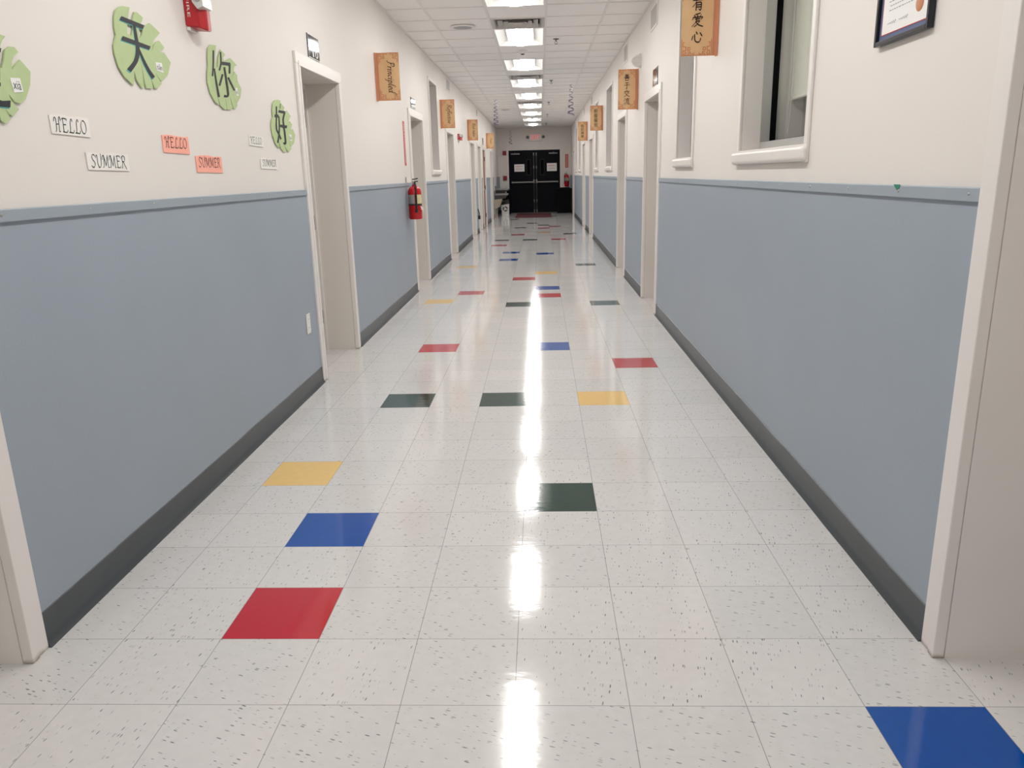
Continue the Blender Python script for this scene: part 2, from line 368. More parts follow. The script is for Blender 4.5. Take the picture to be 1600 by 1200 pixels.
GL = {
'H': (.84, [[(0,.7),(.05,.92),(.18,.95),(.26,.8),(.25,.4),(.2,.05),(.1,0)], [(.8,.78),(.75,1.0),(.63,.98),(.58,.7),(.56,.3),(.55,0),(.68,.02)], [(.24,.5),(.58,.52)]]),
'E': (.74, [[(.2,.92),(.2,0)], [(.06,.88),(.2,.95),(.6,.93),(.64,.82)], [(.2,.52),(.52,.52)], [(.1,.02),(.2,0),(.6,0),(.68,.15)]]),
'L': (.74, [[(.56,.8),(.5,.95),(.38,.92),(.3,.7),(.27,.3),(.2,.03),(.08,0)], [(.12,.03),(.35,0),(.62,0),(.7,.18)]]),
'O': (.86, [[(.4+.33*math.cos(a*math.pi/8), .47+.47*math.sin(a*math.pi/8)) for a in range(17)]]),
'S': (.68, [[(.62,.85),(.5,.97),(.3,.95),(.2,.78),(.3,.58),(.5,.42),(.58,.22),(.42,.03),(.2,0),(.05,.12)]]),
'U': (.86, [[(0,.75),(.08,.93),(.2,.92),(.24,.7),(.24,.25),(.4,0),(.6,.05),(.72,.3),(.74,.7),(.72,1.05)]]),
'M': (1.0, [[(0,.6),(.05,.85),(.18,.95),(.28,.8),(.25,.4),(.18,.05),(.05,0)], [(.28,.95),(.52,.12)], [(.52,.12),(.82,.95)], [(.82,.95),(.82,.4),(.85,.02),(.96,0)]]),
'R': (.8, [[(.22,.92),(.2,.3),(.16,0),(.04,0)], [(.03,.75),(.2,.95),(.5,.95),(.62,.75),(.5,.52),(.22,.5)], [(.38,.5),(.58,.15),(.8,-.12)]]),
'P': (.62, [[(.27,.95),(.22,.4),(.14,0),(0,0)], [(.03,.85),(.25,1.0),(.55,.95),(.6,.75),(.45,.55),(.22,.52)]]),
'T': (.72, [[(0,.84),(.1,.97),(.7,.94),(.78,1.02)], [(.42,.95),(.38,.3),(.3,0),(.18,0)]]),
'r': (.34, [[(.05,.45),(.12,.5),(.1,0)], [(.11,.3),(.22,.48),(.32,.47)]]),
'i': (.24, [[(.05,.45),(.12,.5),(.1,.05),(.2,.02)], [(.15,.7),(.18,.74)]]),
'n': (.47, [[(.05,.45),(.12,.5),(.1,0)], [(.11,.3),(.25,.48),(.35,.45),(.35,.05),(.45,.02)]]),
'c': (.38, [[(.36,.42),(.25,.5),(.1,.4),(.06,.2),(.15,.02),(.36,.06)]]),
'p': (.46, [[(.05,.45),(.13,.5),(.08,-.35),(-.05,-.4)], [(.11,.35),(.25,.5),(.4,.4),(.38,.12),(.22,0),(.1,.1)]]),
'l': (.24, [[(.3,1.0),(.16,.95),(.11,.5),(.1,.05),(.22,.02)]]),
'e': (.4, [[(.08,.25),(.36,.32),(.32,.48),(.18,.5),(.07,.3),(.1,.08),(.22,0),(.36,.06)]]),
'd': (.48, [[(.36,.4),(.25,.5),(.1,.4),(.06,.18),(.15,.02),(.3,.1),(.38,.4)], [(.6,1.08),(.44,1.0),(.39,.5),(.38,.05),(.5,.02)]]),
'f': (.32, [[(.46,.95),(.32,1.02),(.22,.8),(.16,.2),(.1,-.3),(-.06,-.36)], [(.05,.48),(.35,.5)]]),
't': (.3, [[(.16,.75),(.12,.1),(.26,.02)], [(.02,.5),(.3,.52)]]),
'v': (.4, [[(.02,.48),(.1,.5),(.18,.02)], [(.18,.02),(.38,.38),(.36,.5)]]),
's': (.34, [[(.3,.44),(.2,.5),(.1,.4),(.2,.26),(.26,.12),(.15,0),(.03,.05)]]),
'k': (.42, [[(.17,1.0),(.1,0)], [(.36,.5),(.12,.25),(.4,0)]]),
'h': (.47, [[(.17,1.0),(.1,0)], [(.11,.3),(.25,.48),(.35,.45),(.35,.05),(.45,.02)]]),
'a': (.46, [[(.36,.45),(.25,.5),(.1,.4),(.06,.18),(.15,.02),(.3,.12),(.37,.48),(.36,.05),(.46,.02)]]),
'-': (.34, [[(.05,.26),(.28,.28)]]),
}
def word(mb, s, fn, w=0.1, shear=0.0, fit=None, mi=0, gap=0.04, thin=0.3):
    """fn(x, y): x along the word 0..1 of its own length (or cap units if fit None)"""
    tot = sum(GL[c][0]+gap for c in s); x = 0.0
    k = (fit/tot) if fit else 1.0
    for c in s:
        wd, st = GL[c]
        pen(mb, [[(x+px+py*shear, py) for px, py in q] for q in st], lambda a, b: fn(a*k, b), w, 40, thin, True, mi)
        x += wd+gap
    return mb
KAI = {
'有': [[(.08,.72),(.92,.77)],[(.46,.99),(.36,.62),(.06,.26)],[(.36,.52),(.34,.0)],[(.36,.54),(.76,.57),(.75,.1),(.7,.02),(.58,.1)],[(.36,.39),(.74,.41)],[(.36,.24),(.74,.26)]],
'爱': [[(.72,.97),(.3,.88)],[(.22,.82),(.3,.72)],[(.46,.84),(.52,.73)],[(.8,.86),(.68,.72)],[(.14,.68),(.08,.5)],[(.14,.66),(.9,.7),(.8,.55)],[(.3,.55),(.7,.57)],[(.46,.66),(.36,.36),(.04,.02)],[(.36,.38),(.68,.41),(.5,.18),(.22,.0)],[(.36,.34),(.58,.14),(.96,.02)]],
'心': [[(.16,.5),(.06,.22)],[(.3,.62),(.33,.2),(.5,.06),(.74,.09),(.82,.34)],[(.42,.8),(.52,.62)],[(.76,.74),(.92,.5)]],
'善': [[(.34,.99),(.42,.88)],[(.66,.99),(.58,.88)],[(.2,.84),(.8,.86)],[(.26,.72),(.74,.74)],[(.1,.6),(.9,.62)],[(.5,.86),(.5,.6)],[(.36,.56),(.4,.48)],[(.64,.57),(.6,.48)],[(.04,.44),(.96,.47)],[(.26,.34),(.28,.02)],[(.26,.34),(.76,.36),(.72,.03)],[(.28,.06),(.72,.07)]],
'于': [[(.22,.86),(.78,.89)],[(.06,.54),(.94,.58)],[(.52,.87),(.52,.12),(.46,.02),(.34,.1)]],
'交': [[(.46,.99),(.54,.88)],[(.08,.76),(.92,.8)],[(.34,.68),(.12,.5)],[(.66,.7),(.88,.5)],[(.66,.54),(.46,.24),(.06,.0)],[(.3,.52),(.52,.26),(.96,.02)]],
'流': [[(.14,.92),(.24,.82)],[(.06,.66),(.16,.56)],[(.06,.06),(.2,.34)],[(.6,.99),(.66,.9)],[(.32,.82),(.96,.86)],[(.6,.82),(.42,.62),(.78,.66)],[(.74,.74),(.86,.58)],[(.42,.5),(.4,.24),(.28,.0)],[(.62,.5),(.62,.06)],[(.82,.52),(.82,.12),(.92,.06),(.97,.22)]],
}

# ------------------------------------------------------------------ floor
COLORED = [(-3,0,'red'),(-3,2,'blue'),(-4,4,'yellow'),(0,3,'green'),(-3,8,'green'),(-1,8,'green'),(1,8,'yellow'),(3,-2,'blue'),
 (2,11,'red'),(0,13,'blue'),(-3,13,'red'),(-1,20,'green'),(2,20,'green'),(-4,21,'yellow'),(-3,23,'red'),(0,22,'red'),(0,24,'blue'),(-1,27,'red'),
 (0,29,'yellow'),(2,32,'green'),(-4,32,'yellow'),(-2,35,'blue'),(0,38,'blue'),(-2,39,'blue'),(-3,44,'red'),(1,48,'red'),(-1,48,'green'),(-3,48,'green'),
 (-2,53,'red'),(2,53,'green'),(0,60,'red'),(-2,61,'green'),(0,64,'green'),(1,62,'red'),(-1,67,'green'),(-3,74,'green'),(1,79,'green'),(0,55,'yellow'),(2,-9,'red'),(-2,-11,'green')]
def floor():
    cd = {(c, r): k for c, r, k in COLORED}
    mb = MB(); r0, r1 = -17, 90
    xs = [c*T for c in range(-6, 7)]
    for c in range(-6, 6):
        for r in range(r0, r1):
            k = FLOORK.index(cd.get((c, r), 'white'))
            mb.poly([(c*T, r*T, 0), ((c+1)*T, r*T, 0), ((c+1)*T, (r+1)*T, 0), (c*T, (r+1)*T, 0)], k)
    struct(mb.build('floor', FLOORM))
floor()

# ------------------------------------------------------------------ ceiling: lay-in tiles on a T grid
def ceil_row(y): return int(round((y-GY0)/GP))
LAMP_ROWS = {ceil_row(y)+i for y in LAMPS for i in (0, 1)}
VENT_ROWS = [1, 9, 17]
def ceiling():
    mb = MB(); k0, k1 = -19, 34
    for i in range(5):
        for k in range(k0, k1):
            if i == 2 and (k in LAMP_ROWS or k in VENT_ROWS): continue
            y = GY0+k*GP
            mb.poly([(GX[i], y, ZC+0.005), (GX[i], y+GP, ZC+0.005), (GX[i+1], y+GP, ZC+0.005), (GX[i+1], y, ZC+0.005)], 0)
    for x in GX[1:-1]: mb.box((x-0.012, GY0+k0*GP, ZC-0.002), (x+0.012, GY0+k1*GP, ZC+0.006), mi=1)
    for x, a in ((XL, 1), (XR, -1)): mb.box((x, YB, ZC-0.002), (x+a*0.02, YE, ZC+0.006), mi=1)
    for k in range(k0, k1+1):
        y = GY0+k*GP
        for i in range(5):
            if i == 2 and k in LAMP_ROWS and (k-1) in LAMP_ROWS and k not in {ceil_row(v) for v in LAMPS}: continue
            mb.box((GX[i]+(0.012 if i else 0.02), y-0.012, ZC-0.001), (GX[i+1]-(0.012 if i < 4 else 0.02), y+0.012, ZC+0.006), mi=1)
    struct(mb.build('ceiling', [M['tile'], M['tbar']]))
    up = MB(); up.box((XL-TH, YB, ZC+0.25), (XR+TH, YE+0.3, ZC+0.3)); struct(up.build('ceiling_slab', M['room']))
ceiling()

# ------------------------------------------------------------------ side walls
DOORS = {'L': [(-1.15,-0.045),(3.075,4.21),(7.37,8.51),(11.05,12.20),(15.40,16.62),(17.40,18.56),(19.05,20.32),(22.20,23.35)],
         'R': [(-1.15,-0.015),(5.46,6.61),(8.36,9.51),(14.80,16.08),(17.78,18.98),(24.15,25.40)]}
WINS = {'L': [(9.27,10.07)], 'R': [(1.375,2.49),(3.90,4.56),(10.48,11.52),(13.45,14.10),(20.10,21.0),(22.30,23.10)]}
CW = 0.07; HEAD = 2.07; WZ0, WZ1 = 1.455, 2.66
def wall(sd):
    mb = MB()
    ops = sorted([(a+CW, b-CW, 0.0, HEAD) for a, b in DOORS[sd]] + [(a, b, WZ0-0.05, WZ1) for a, b in WINS[sd]])
    y = YB
    for a, b, z0, z1 in ops:
        wbox(mb, sd, y, a, 0, ZC+0.25, 0, -TH)
        wbox(mb, sd, a, b, z1, ZC+0.25, 0, -TH)
        if z0 > 0: wbox(mb, sd, a, b, 0, z0, 0, -TH)
        y = b
    wbox(mb, sd, y, YE, 0, ZC+0.25, 0, -TH)
    struct(mb.build('wall_left' if sd == 'L' else 'wall_right', M['wall']))
    # wainscot panel, chair rail and rubber base between the door casings
    segs = []; y = YB
    for a, b in DOORS[sd]: segs.append((y, a)); y = b
    segs.append((y, YE))
    if sd == 'L': segs[-1:] = [(y, 24.05), (25.75, YE)]      # bare white wall behind the drinking fountain
    nm = 'left' if sd == 'L' else 'right'
    for a, b in segs:
        if b-a < 0.05: continue
        p = MB(); wbox(p, sd, a, b, 0.0, RZ0+0.01, 0.0, 0.006); struct(p.build('trim_1', M['blue']))
        p = MB(); wbox(p, sd, a, b, RZ0, RZ1, 0.0, 0.016, 0.003); rail = struct(p.build('trim_2', M['bluerail']))
        if a < 9 and b > 0:
            y = max(a, -0.2)+ (0.05 if sd == 'R' else 0.16)
            while y < b-0.03:
                s = MB(); s.lathe(side(sd)(y, (RZ0+RZ1)/2+0.002, 0.015), side(sd)(0, 0, 1)-side(sd)(0, 0, 0), [(0.0055, 0), (0.0055, 0.001), (0.004, 0.003), (0.001, 0.0035)], 10)
                s.build('screw', M['steel'], rail); y += 0.405 if sd == 'R' else 0.445
        # cove base: tall face, soft toe, wandering top edge
        P = side(sd); prof = [(0.006, 0.112), (0.0095, 0.110), (0.0100, 0.03), (0.014, 0.014), (0.022, 0.004), (0.024, 0.0), (0.006, 0.0)]
        n = max(2, int((b-a)/0.25)); rows = []
        for i in range(n+1):
            yy = a+(b-a)*i/n; j = random.uniform(-0.003, 0.003)
            rows.append([P(yy, z+(j if z > 0.1 else 0), d+(random.uniform(-0.001, 0.002) if z < 0.02 and d > 0.01 else 0)) for d, z in prof])
        bm_ = MB(); m = len(prof)
        bm_.add([v for r in rows for v in r], [[i*m+k, i*m+(k+1) % m, (i+1)*m+(k+1) % m, (i+1)*m+k] for i in range(n) for k in range(m)] + [list(range(m)), [n*m+k for k in range(m)][::-1]], True)
        struct(bm_.build('baseboard_'+nm, M['base']))
wall('L'); wall('R')

# ------------------------------------------------------------------ doors in the side walls
def side_door(n, sd, a, b, wood=False, flush=False, hinge_far=True):
    P = side(sd); o = sempty('door_%d' % n, P((a+b)/2, 0, 0))
    ia, ib = a+CW, b-CW; D = 0.235
    c = MB()
    for y0, y1, inner in ((a, ia, 1), (ib, b, 0)):
        wbox(c, sd, y0, y1, 0, HEAD, 0, 0.017, 0.003)
        e0, e1 = (y1-0.02, y1+0.012) if inner else (y0-0.012, y0+0.02)
        wbox(c, sd, e0, e1, 0, HEAD-0.012, -0.01, 0.022, 0.003)
    wbox(c, sd, a, b, HEAD, HEAD+CW, 0, 0.018, 0.003)
    wbox(c, sd, ia-0.02, ib+0.02, HEAD-0.012, HEAD+0.02, -0.01, 0.0225, 0.003)
    c.build('casing', M['dtrim'], o)
    j = MB(); d1 = 0.016 if flush else -D
    for y0, y1 in ((ia-0.002, ia+0.012), (ib-0.012, ib+0.002)): wbox(j, sd, y0, y1, 0, HEAD-0.012, -0.011, d1)
    wbox(j, sd, ia-0.002, ib+0.002, HEAD-0.012, HEAD+0.002, -0.011, d1)
    j.build('jamb', M['trim'] if a < 0 else M['jamb'], o)  # nearest jambs painted lighter, in place of the stronger light on them
    f = MB()
    for y0, y1 in ((ia, ia+0.03), (ib-0.03, ib)): wbox(f, sd, y0, y1, 0, HEAD-0.045, d1, d1-0.045, 0.002)
    wbox(f, sd, ia, ib, HEAD-0.045, HEAD-0.0, d1, d1-0.045, 0.002)
    f.build('frame', M['trim'], o)
    L = MB(); wbox(L, sd, ia+0.022, ib-0.022, 0.008, HEAD-0.04, d1-0.032, d1-0.078, 0.002)
    lf = L.build('leaf', M['leafpale'] if a < 0 else (M['leafdoor'] if flush else M['leaftaupe']), o)
    hy = ib-0.034 if hinge_far else ia+0.034
    for z in (0.28, 1.03, 1.80):
        h = MB(); h.lathe(P(hy, z-0.055, d1-0.024), (0, 0, 1), [(0.008, 0), (0.008, 0.11)], 10); wbox(h, sd, hy-0.02, hy+0.004, z-0.05, z+0.05, d1-0.031, d1-0.029)
        h.build('hinge', M['hinge'], o)
    ky = ia+0.085 if hinge_far else ib-0.085
    k = MB(); k.lathe(P(ky, 1.0, d1-0.034), P(0, 0, 1)-P(0, 0, 0), [(0.032, 0), (0.032, 0.006), (0.012, 0.012), (0.012, 0.03), (0.027, 0.04), (0.027, 0.058), (0.014, 0.066)], 16)
    k.build('knob', M['steel'], lf)
    return o
nd = 0
for a, b in DOORS['L']: nd += 1; side_door(nd, 'L', a, b, flush=(19 < a < 20 or a > 24), hinge_far=(a > 0))
for a, b in DOORS['R']: nd += 1; side_door(nd, 'R', a, b)

# ------------------------------------------------------------------ windows in the side walls
def side_window(n, sd, a, b):
    P = side(sd); o = sempty('window_%d' % n, P((a+b)/2, WZ0, 0))
    c = MB(); cw = 0.036
    for y0, y1 in ((a-cw, a+0.006), (b-0.006, b+cw)): wbox(c, sd, y0, y1, WZ0-0.075, WZ1-0.006, 0, 0.014, 0.004)
    wbox(c, sd, a-cw, b+cw, WZ1-0.006, WZ1+cw, 0, 0.0145, 0.004)
    c.build('casing', M['trim'], o)
    j = MB()
    for y0, y1 in ((a-0.002, a+0.008), (b-0.008, b+0.002)): wbox(j, sd, y0, y1, WZ0, WZ1-0.008, -0.004, -0.1)
    wbox(j, sd, a-0.002, b+0.002, WZ1-0.008, WZ1+0.002, -0.004, -0.1)
    j.build('jamb', M['trim'], o)
    s = MB(); wbox(s, sd, a-cw-0.004, b+cw+0.05, WZ0-0.072, WZ0-0.004, 0, 0.034, 0.020); wbox(s, sd, a+0.001, b-0.001, WZ0-0.05, WZ0, 0.012, -0.11, 0.003)
    s.build('sill', M['trim'], o)
    f = MB(); i = 0.016
    for y0, y1 in ((a, a+i), (b-i, b)): wbox(f, sd, y0, y1, WZ0+0.045, WZ1-0.04, -0.10, -0.15)
    for z0, z1 in ((WZ0-0.01, WZ0+0.045), (WZ1-0.04, WZ1)): wbox(f, sd, a, b, z0, z1, -0.10, -0.15)
    f.build('frame', M['alu'], o)
    g = MB()
    for y0, y1 in ((a, a+i+0.004), (b-i-0.004, b)): wbox(g, sd, y0, y1, WZ0+0.03, WZ1-0.03, -0.1505, -0.182)
    for z0, z1 in ((WZ0+0.03, WZ0+0.053), (WZ1-0.048, WZ1-0.03)): wbox(g, sd, a+i+0.004, b-i-0.004, z0, z1, -0.1505, -0.182)
    g.build('glazing_bead', M['blackbin'], o)
    q = MB(); q.poly([P(a, WZ0+0.04, -0.166), P(b, WZ0+0.04, -0.166), P(b, WZ1-0.04, -0.166), P(a, WZ1-0.04, -0.166)]); q.build('pane', M['glass'], o)
    return o
nw = 0
for a, b in WINS['L']: nw += 1; side_window(nw, 'L', a, b)
for a, b in WINS['R']: nw += 1; side_window(nw, 'R', a, b)
# dim rooms behind the window walls
def room(name, sd, y0, y1, depth):
    m = MB(); t = 0.05
    wbox(m, sd, y0, y1, 0, ZC, -TH-depth, -TH-depth-t)
    for ya, yb in ((y0-t, y0), (y1, y1+t)): wbox(m, sd, ya, yb, 0, ZC, -TH, -TH-depth-t)
    wbox(m, sd, y0, y1, -t, 0, -TH, -TH-depth); wbox(m, sd, y0, y1, ZC, ZC+t, -TH, -TH-depth)
    struct(m.build(name, M['room']))
room('wall_room_left', 'L', 8.9, 10.6, 1.6)
room('wall_room_right', 'R', 0.4, 5.2, 2.6)
room('wall_room_right', 'R', 10.0, 14.8, 1.8)
room('wall_room_right', 'R', 19.6, 23.6, 1.8)

# ------------------------------------------------------------------ end walls and the far double door
DX0, DX1, DH = -1.05, 0.80, 2.20
def end_wall():
    m = MB(); z1 = ZC+0.25
    m.box((XL-TH, YE, 0), (DX0, YE+0.2, z1)); m.box((DX1, YE, 0), (XR+TH, YE+0.2, z1)); m.box((DX0, YE, DH), (DX1, YE+0.2, z1))
    struct(m.build('wall_end', M['wall']))
    b = MB(); b.box((XL-TH, YB-0.2, 0), (XR+TH, YB, z1)); struct(b.build('wall_behind', M['wall']))
    for x0, x1 in ((XL, DX0-0.06), (DX1+0.06, XR)):
        q = MB(); q.box((x0, YE-0.012, 0), (x1, YE, 0.11), 0.003); struct(q.build('baseboard_end', M['base']))
    # the blue wainscot turns the corner for a hand's width on each side
    for x0, x1 in ((XL, XL+0.06), (XR-0.045, XR)):
        q = MB(); q.box((x0, YE-0.007, 0.11), (x1, YE, RZ1)); struct(q.build('trim_1', M['blue']))
    o = sempty('door_%d' % (nd+1), (-0.1, YE, 0))
    c = MB()
    c.box((DX0-0.065, YE-0.02, 0), (DX0, YE+0.02, DH+0.0), 0.003); c.box((DX1, YE-0.02, 0), (DX1+0.065, YE+0.02, DH), 0.003)
    c.build('casing', M['trim'], o)
    f = MB(); f.box((DX0, YE-0.015, 0), (DX0+0.06, YE+0.1, DH)); f.box((DX1-0.06, YE-0.015, 0), (DX1, YE+0.1, DH)); f.box((DX0+0.06, YE-0.015, DH-0.06), (DX1-0.06, YE+0.1, DH))
    f.build('frame', M['blackdoor'], o)
    xm = -0.1
    for s, x0, x1 in ((-1, DX0+0.062, xm-0.004), (1, xm+0.004, DX1-0.062)):
        L = MB(); L.box((x0, YE+0.005, 0.008), (x1, YE+0.05, DH-0.063), 0.003)
        lf = L.build('leaf', M['blackdoor'], o)
        w = MB(); wx = -0.335 if s < 0 else 0.16
        for a, b_ in (((wx-0.075, 1.33), (wx-0.062, 1.88)), ((wx+0.062, 1.33), (wx+0.075, 1.88)), ((wx-0.062, 1.33), (wx+0.062, 1.345)), ((wx-0.062, 1.865), (wx+0.062, 1.88))):
            w.box((a[0], YE-0.003, a[1]), (b_[0], YE+0.006, b_[1]))
        w.build('window_frame', M['black'], lf)
        w = MB(); w.box((wx-0.062, YE+0.001, 1.345), (wx+0.062, YE+0.006, 1.865)); w.build('pane', M['blackpane'], lf)
        bar = MB(); bz = 1.085
        xa, xb = (x0+0.06, xm-0.05) if s < 0 else (xm+0.05, x1-0.03)
        bar.box((xa, YE-0.075, bz-0.025), (xb, YE-0.04, bz+0.025), 0.008)
        e = xm-0.05 if s < 0 else xm+0.05
        bar.box((e-0.03, YE-0.075, bz-0.04), (e+0.03, YE+0.005, bz+0.09), 0.006)
        e2 = xa if s < 0 else xb
        bar.box((e2-0.03, YE-0.07, bz-0.03), (e2+0.03, YE+0.005, bz+0.03), 0.006)
        bar.build('panic_bar', M['dullalu'], lf)
        r = MB(); r.tube([(e, YE-0.02, 0.05), (e, YE-0.02, DH-0.09)], 0.009, 10)
        for z in (0.06, 0.42, 1.60, DH-0.14): r.box((e-0.022, YE-0.035, z-0.05), (e+0.022, YE+0.005, z+0.05), 0.004)
        r.build('vertical_rod', mat('dull_rod_%d' % s, (0.16, 0.16, 0.17), 0.4, metal=0.8), lf)
        cl = MB(); cx = (x0+0.02, x0+0.34) if s < 0 else (x1-0.34, x1-0.02)
        cl.box((cx[0], YE-0.055, 2.055), (cx[1], YE+0.005, 2.10), 0.006)
        cl.tube([((cx[0]+cx[1])/2, YE-0.06, 2.10), ((cx[0]+cx[1])/2+s*0.02, YE-0.075, 2.13)], 0.008)
        cl.build('closer', M['dullalu'], lf)
end_wall()

# ------------------------------------------------------------------ ceiling lights
def ceiling_light(y0, label):
    xc, h = -0.135, 0.293; y1 = y0+1.22
    o = thing('ceiling_light', label, 'ceiling light', (xc, y0+0.61, ZC), 'recessed ceiling lights in the middle row')
    f = MB()
    for a, b in ring(xc-h, xc+h, y0+0.012, y1-0.012, 0.016):
        f.box((a[0], a[1], ZC-0.004), (b[0], b[1], ZC+0.006))
    f.build('frame', M['troffer'], o)
    r = MB(); n = 8
    for s in (-1, 1):
        q = []
        for i in range(n+1):
            t = i/n; q.append((xc+s*(h-0.016-(h-0.016-0.162)*t), ZC+0.006+0.06*math.sin(t*math.pi/2)))
        r.add([(x, y, z) for x, z in q for y in (y0+0.028, y1-0.028)], [[2*i, 2*i+1, 2*i+3, 2*i+2] for i in range(n)], True)
    for y in (y0+0.028, y1-0.028):
        q = [(xc-h+0.016, ZC+0.004), (xc+h-0.016, ZC+0.004)]
        for s in (1, -1):
            it = range(n+1) if s == 1 else range(n, -1, -1)
            for i in it:
                t = i/n; q.append((xc+s*(h-0.016-(h-0.016-0.162)*t), ZC+0.006+0.06*math.sin(t*math.pi/2)))
        r.poly([(x, y, z) for x, z in q])
    r.poly([(xc-0.165, y0+0.028, ZC+0.067), (xc+0.165, y0+0.028, ZC+0.067), (xc+0.165, y1-0.028, ZC+0.067), (xc-0.165, y1-0.028, ZC+0.067)])
    for s in (-1, 1): r.box((xc+s*0.156, y0+0.03, ZC+0.044), (xc+s*0.163, y1-0.03, ZC+0.068))
    r.build('reflector', M['troffer'], o)
    d = MB(); n = 10; q = [(xc+0.155*math.cos(math.pi*i/n), ZC+0.045-0.055*math.sin(math.pi*i/n)) for i in range(n+1)]
    d.add([(x, y, z) for x, z in q for y in (y0+0.03, y1-0.03)], [[2*i, 2*i+1, 2*i+3, 2*i+2] for i in range(n)], True)
    for y in (y0+0.03, y1-0.03): d.poly([(x, y, z) for x, z in q])
    d.build('diffuser', M['lampdim'] if y0 > 24 else M['lamp'], o)
LL = ['recessed ceiling light far behind the viewpoint over the corridor floor', 'recessed ceiling light overhead above the near door openings', 'recessed ceiling light overhead before the first square air vent',
      'nearest recessed ceiling light in view, cut off by the top edge', 'second recessed ceiling light, just past the nearest square air vent', 'third recessed ceiling light, just past the nearer smoke detector',
      'fourth recessed ceiling light, just past the second square air vent', 'fifth recessed ceiling light counted from the top edge', 'sixth recessed ceiling light, just past the third square air vent',
      'seventh recessed ceiling light counted from the top edge', 'eighth recessed ceiling light, behind the farther smoke detector', 'farthest recessed ceiling light, over the floor mat by the black doors']
for y, lb in zip(LAMPS, LL): ceiling_light(y, lb)

# ------------------------------------------------------------------ ceiling air vents, speakers, detectors, sprinklers
def air_vent(k, label):
    y = GY0+k*GP; xc, yc = -0.135, y+GP/2
    o = thing('air_vent', label, 'air vent', (xc, yc, ZC), 'square ceiling air vents')
    for i, (r0, r1) in enumerate(((0.293, 0.235), (0.222, 0.168), (0.155, 0.108), (0.096, 0.05))):
        m = MB(); z0, z1 = ZC-0.006, ZC+0.026
        if i == 0: m.add([(xc+a*R, yc+b*R, z) for R, z in ((r0, ZC+0.002), (0.26, ZC-0.004)) for a, b in ((-1,-1),(1,-1),(1,1),(-1,1))], [[j, (j+1) % 4, 4+(j+1) % 4, 4+j] for j in range(4)])
        R0 = 0.26 if i == 0 else r0
        m.add([(xc+a*R, yc+b*R, z) for R, z in ((R0, ZC-0.006), (r1, z1)) for a, b in ((-1,-1),(1,-1),(1,1),(-1,1))], [[j, (j+1) % 4, 4+(j+1) % 4, 4+j] for j in range(4)])
        m.build('louvre_ring', M['vent'], o)
    m = MB(); m.box((xc-0.045, yc-0.045, ZC-0.004), (xc+0.045, yc+0.045, ZC)); m.build('centre_plate', M['vent'], o)
    m = MB(); m.box((xc-0.293, yc-0.293, ZC+0.05), (xc+0.293, yc+0.293, ZC+0.06)); m.build('duct', M['dark'], o)
for k, lb in zip(VENT_ROWS, ['nearest square louvred ceiling vent, before the second light in view', 'second square louvred ceiling vent, before the fourth light in view',
                             'farthest square louvred ceiling vent, before the sixth light in view']): air_vent(k, lb)
def speaker(x, y, label):
    o = thing('ceiling_speaker', label, 'speaker', (x, y, ZC), 'round ceiling speakers')
    m = MB(); m.lathe((x, y, ZC-0.012), (0, 0, 1), [(0.118, 0.0), (0.138, 0.003), (0.142, 0.011)], 32); m.build('rim', M['white'], o)
    m = MB(); m.lathe((x, y, ZC-0.016), (0, 0, 1), [(0.03, 0), (0.09, 0.002), (0.117, 0.006)], 32); m.build('grille', mat('speaker_mesh', (0.36, 0.37, 0.37), 0.6, vary=0.5, vscale=240), o)
speaker(-0.755, 7.28, 'round grey ceiling speaker left of the nearest air vent'); speaker(-0.775, 18.75, 'small far ceiling speaker, beside the thin hanging spiral on the left')
def detector(y, label):
    x = -0.128
    o = thing('smoke_detector', label, 'smoke detector', (x, y, ZC), 'ceiling smoke detectors')
    m = MB(); m.lathe((x, y, ZC), (0, 0, -1), [(0.062, -0.006), (0.062, 0.012), (0.05, 0.026)], 24); m.build('base', M['white'], o)
    m = MB(); m.lathe((x, y, ZC-0.026), (0, 0, -1), [(0.028, 0), (0.026, 0.016), (0.018, 0.024)], 20); m.build('sensor_cap', M['black'], o)
    m = MB(); m.lathe((x, y, ZC-0.02), (0, 0, -1), [(0.045, 0), (0.044, 0.012), (0.03, 0.02)], 20); m.build('housing', M['white'], o)
detector(9.15, 'nearer white smoke detector hanging between the second and third lights'); detector(21.85, 'farther dark smoke detector hanging before the eighth ceiling light')
def sprinkler(y, label):
    x = 0.305
    o = thing('sprinkler_head', label, 'sprinkler', (x, y, ZC), 'sprinkler heads right of the lights')
    m = MB(); m.lathe((x, y, ZC+0.003), (0, 0, -1), [(0.038, 0), (0.036, 0.006), (0.014, 0.011)], 20); m.build('escutcheon', M['bronze'], o)
    m = MB(); m.lathe((x, y, ZC-0.008), (0, 0, -1), [(0.011, 0), (0.009, 0.02)], 12)
    for s in (-1, 1): m.tube([(x+s*0.01, y, ZC-0.026), (x+s*0.018, y, ZC-0.038), (x+s*0.006, y, ZC-0.055)], 0.003, 6)
    m.build('body', M['bronze'], o)
    m = MB(); m.lathe((x, y, ZC-0.055), (0, 0, -1), [(0.02, 0), (0.02, 0.003)], 14); m.build('deflector', M['bronze'], o)
for y, lb in ((8.30, 'nearest sprinkler head, right of the second light'), (12.65, 'second sprinkler head, right of the fourth light'), (16.98, 'third sprinkler head along the ceiling'), (20.8, 'fourth sprinkler head along the ceiling'), (24.7, 'farthest sprinkler head, by the last ceiling light')): sprinkler(y, lb)

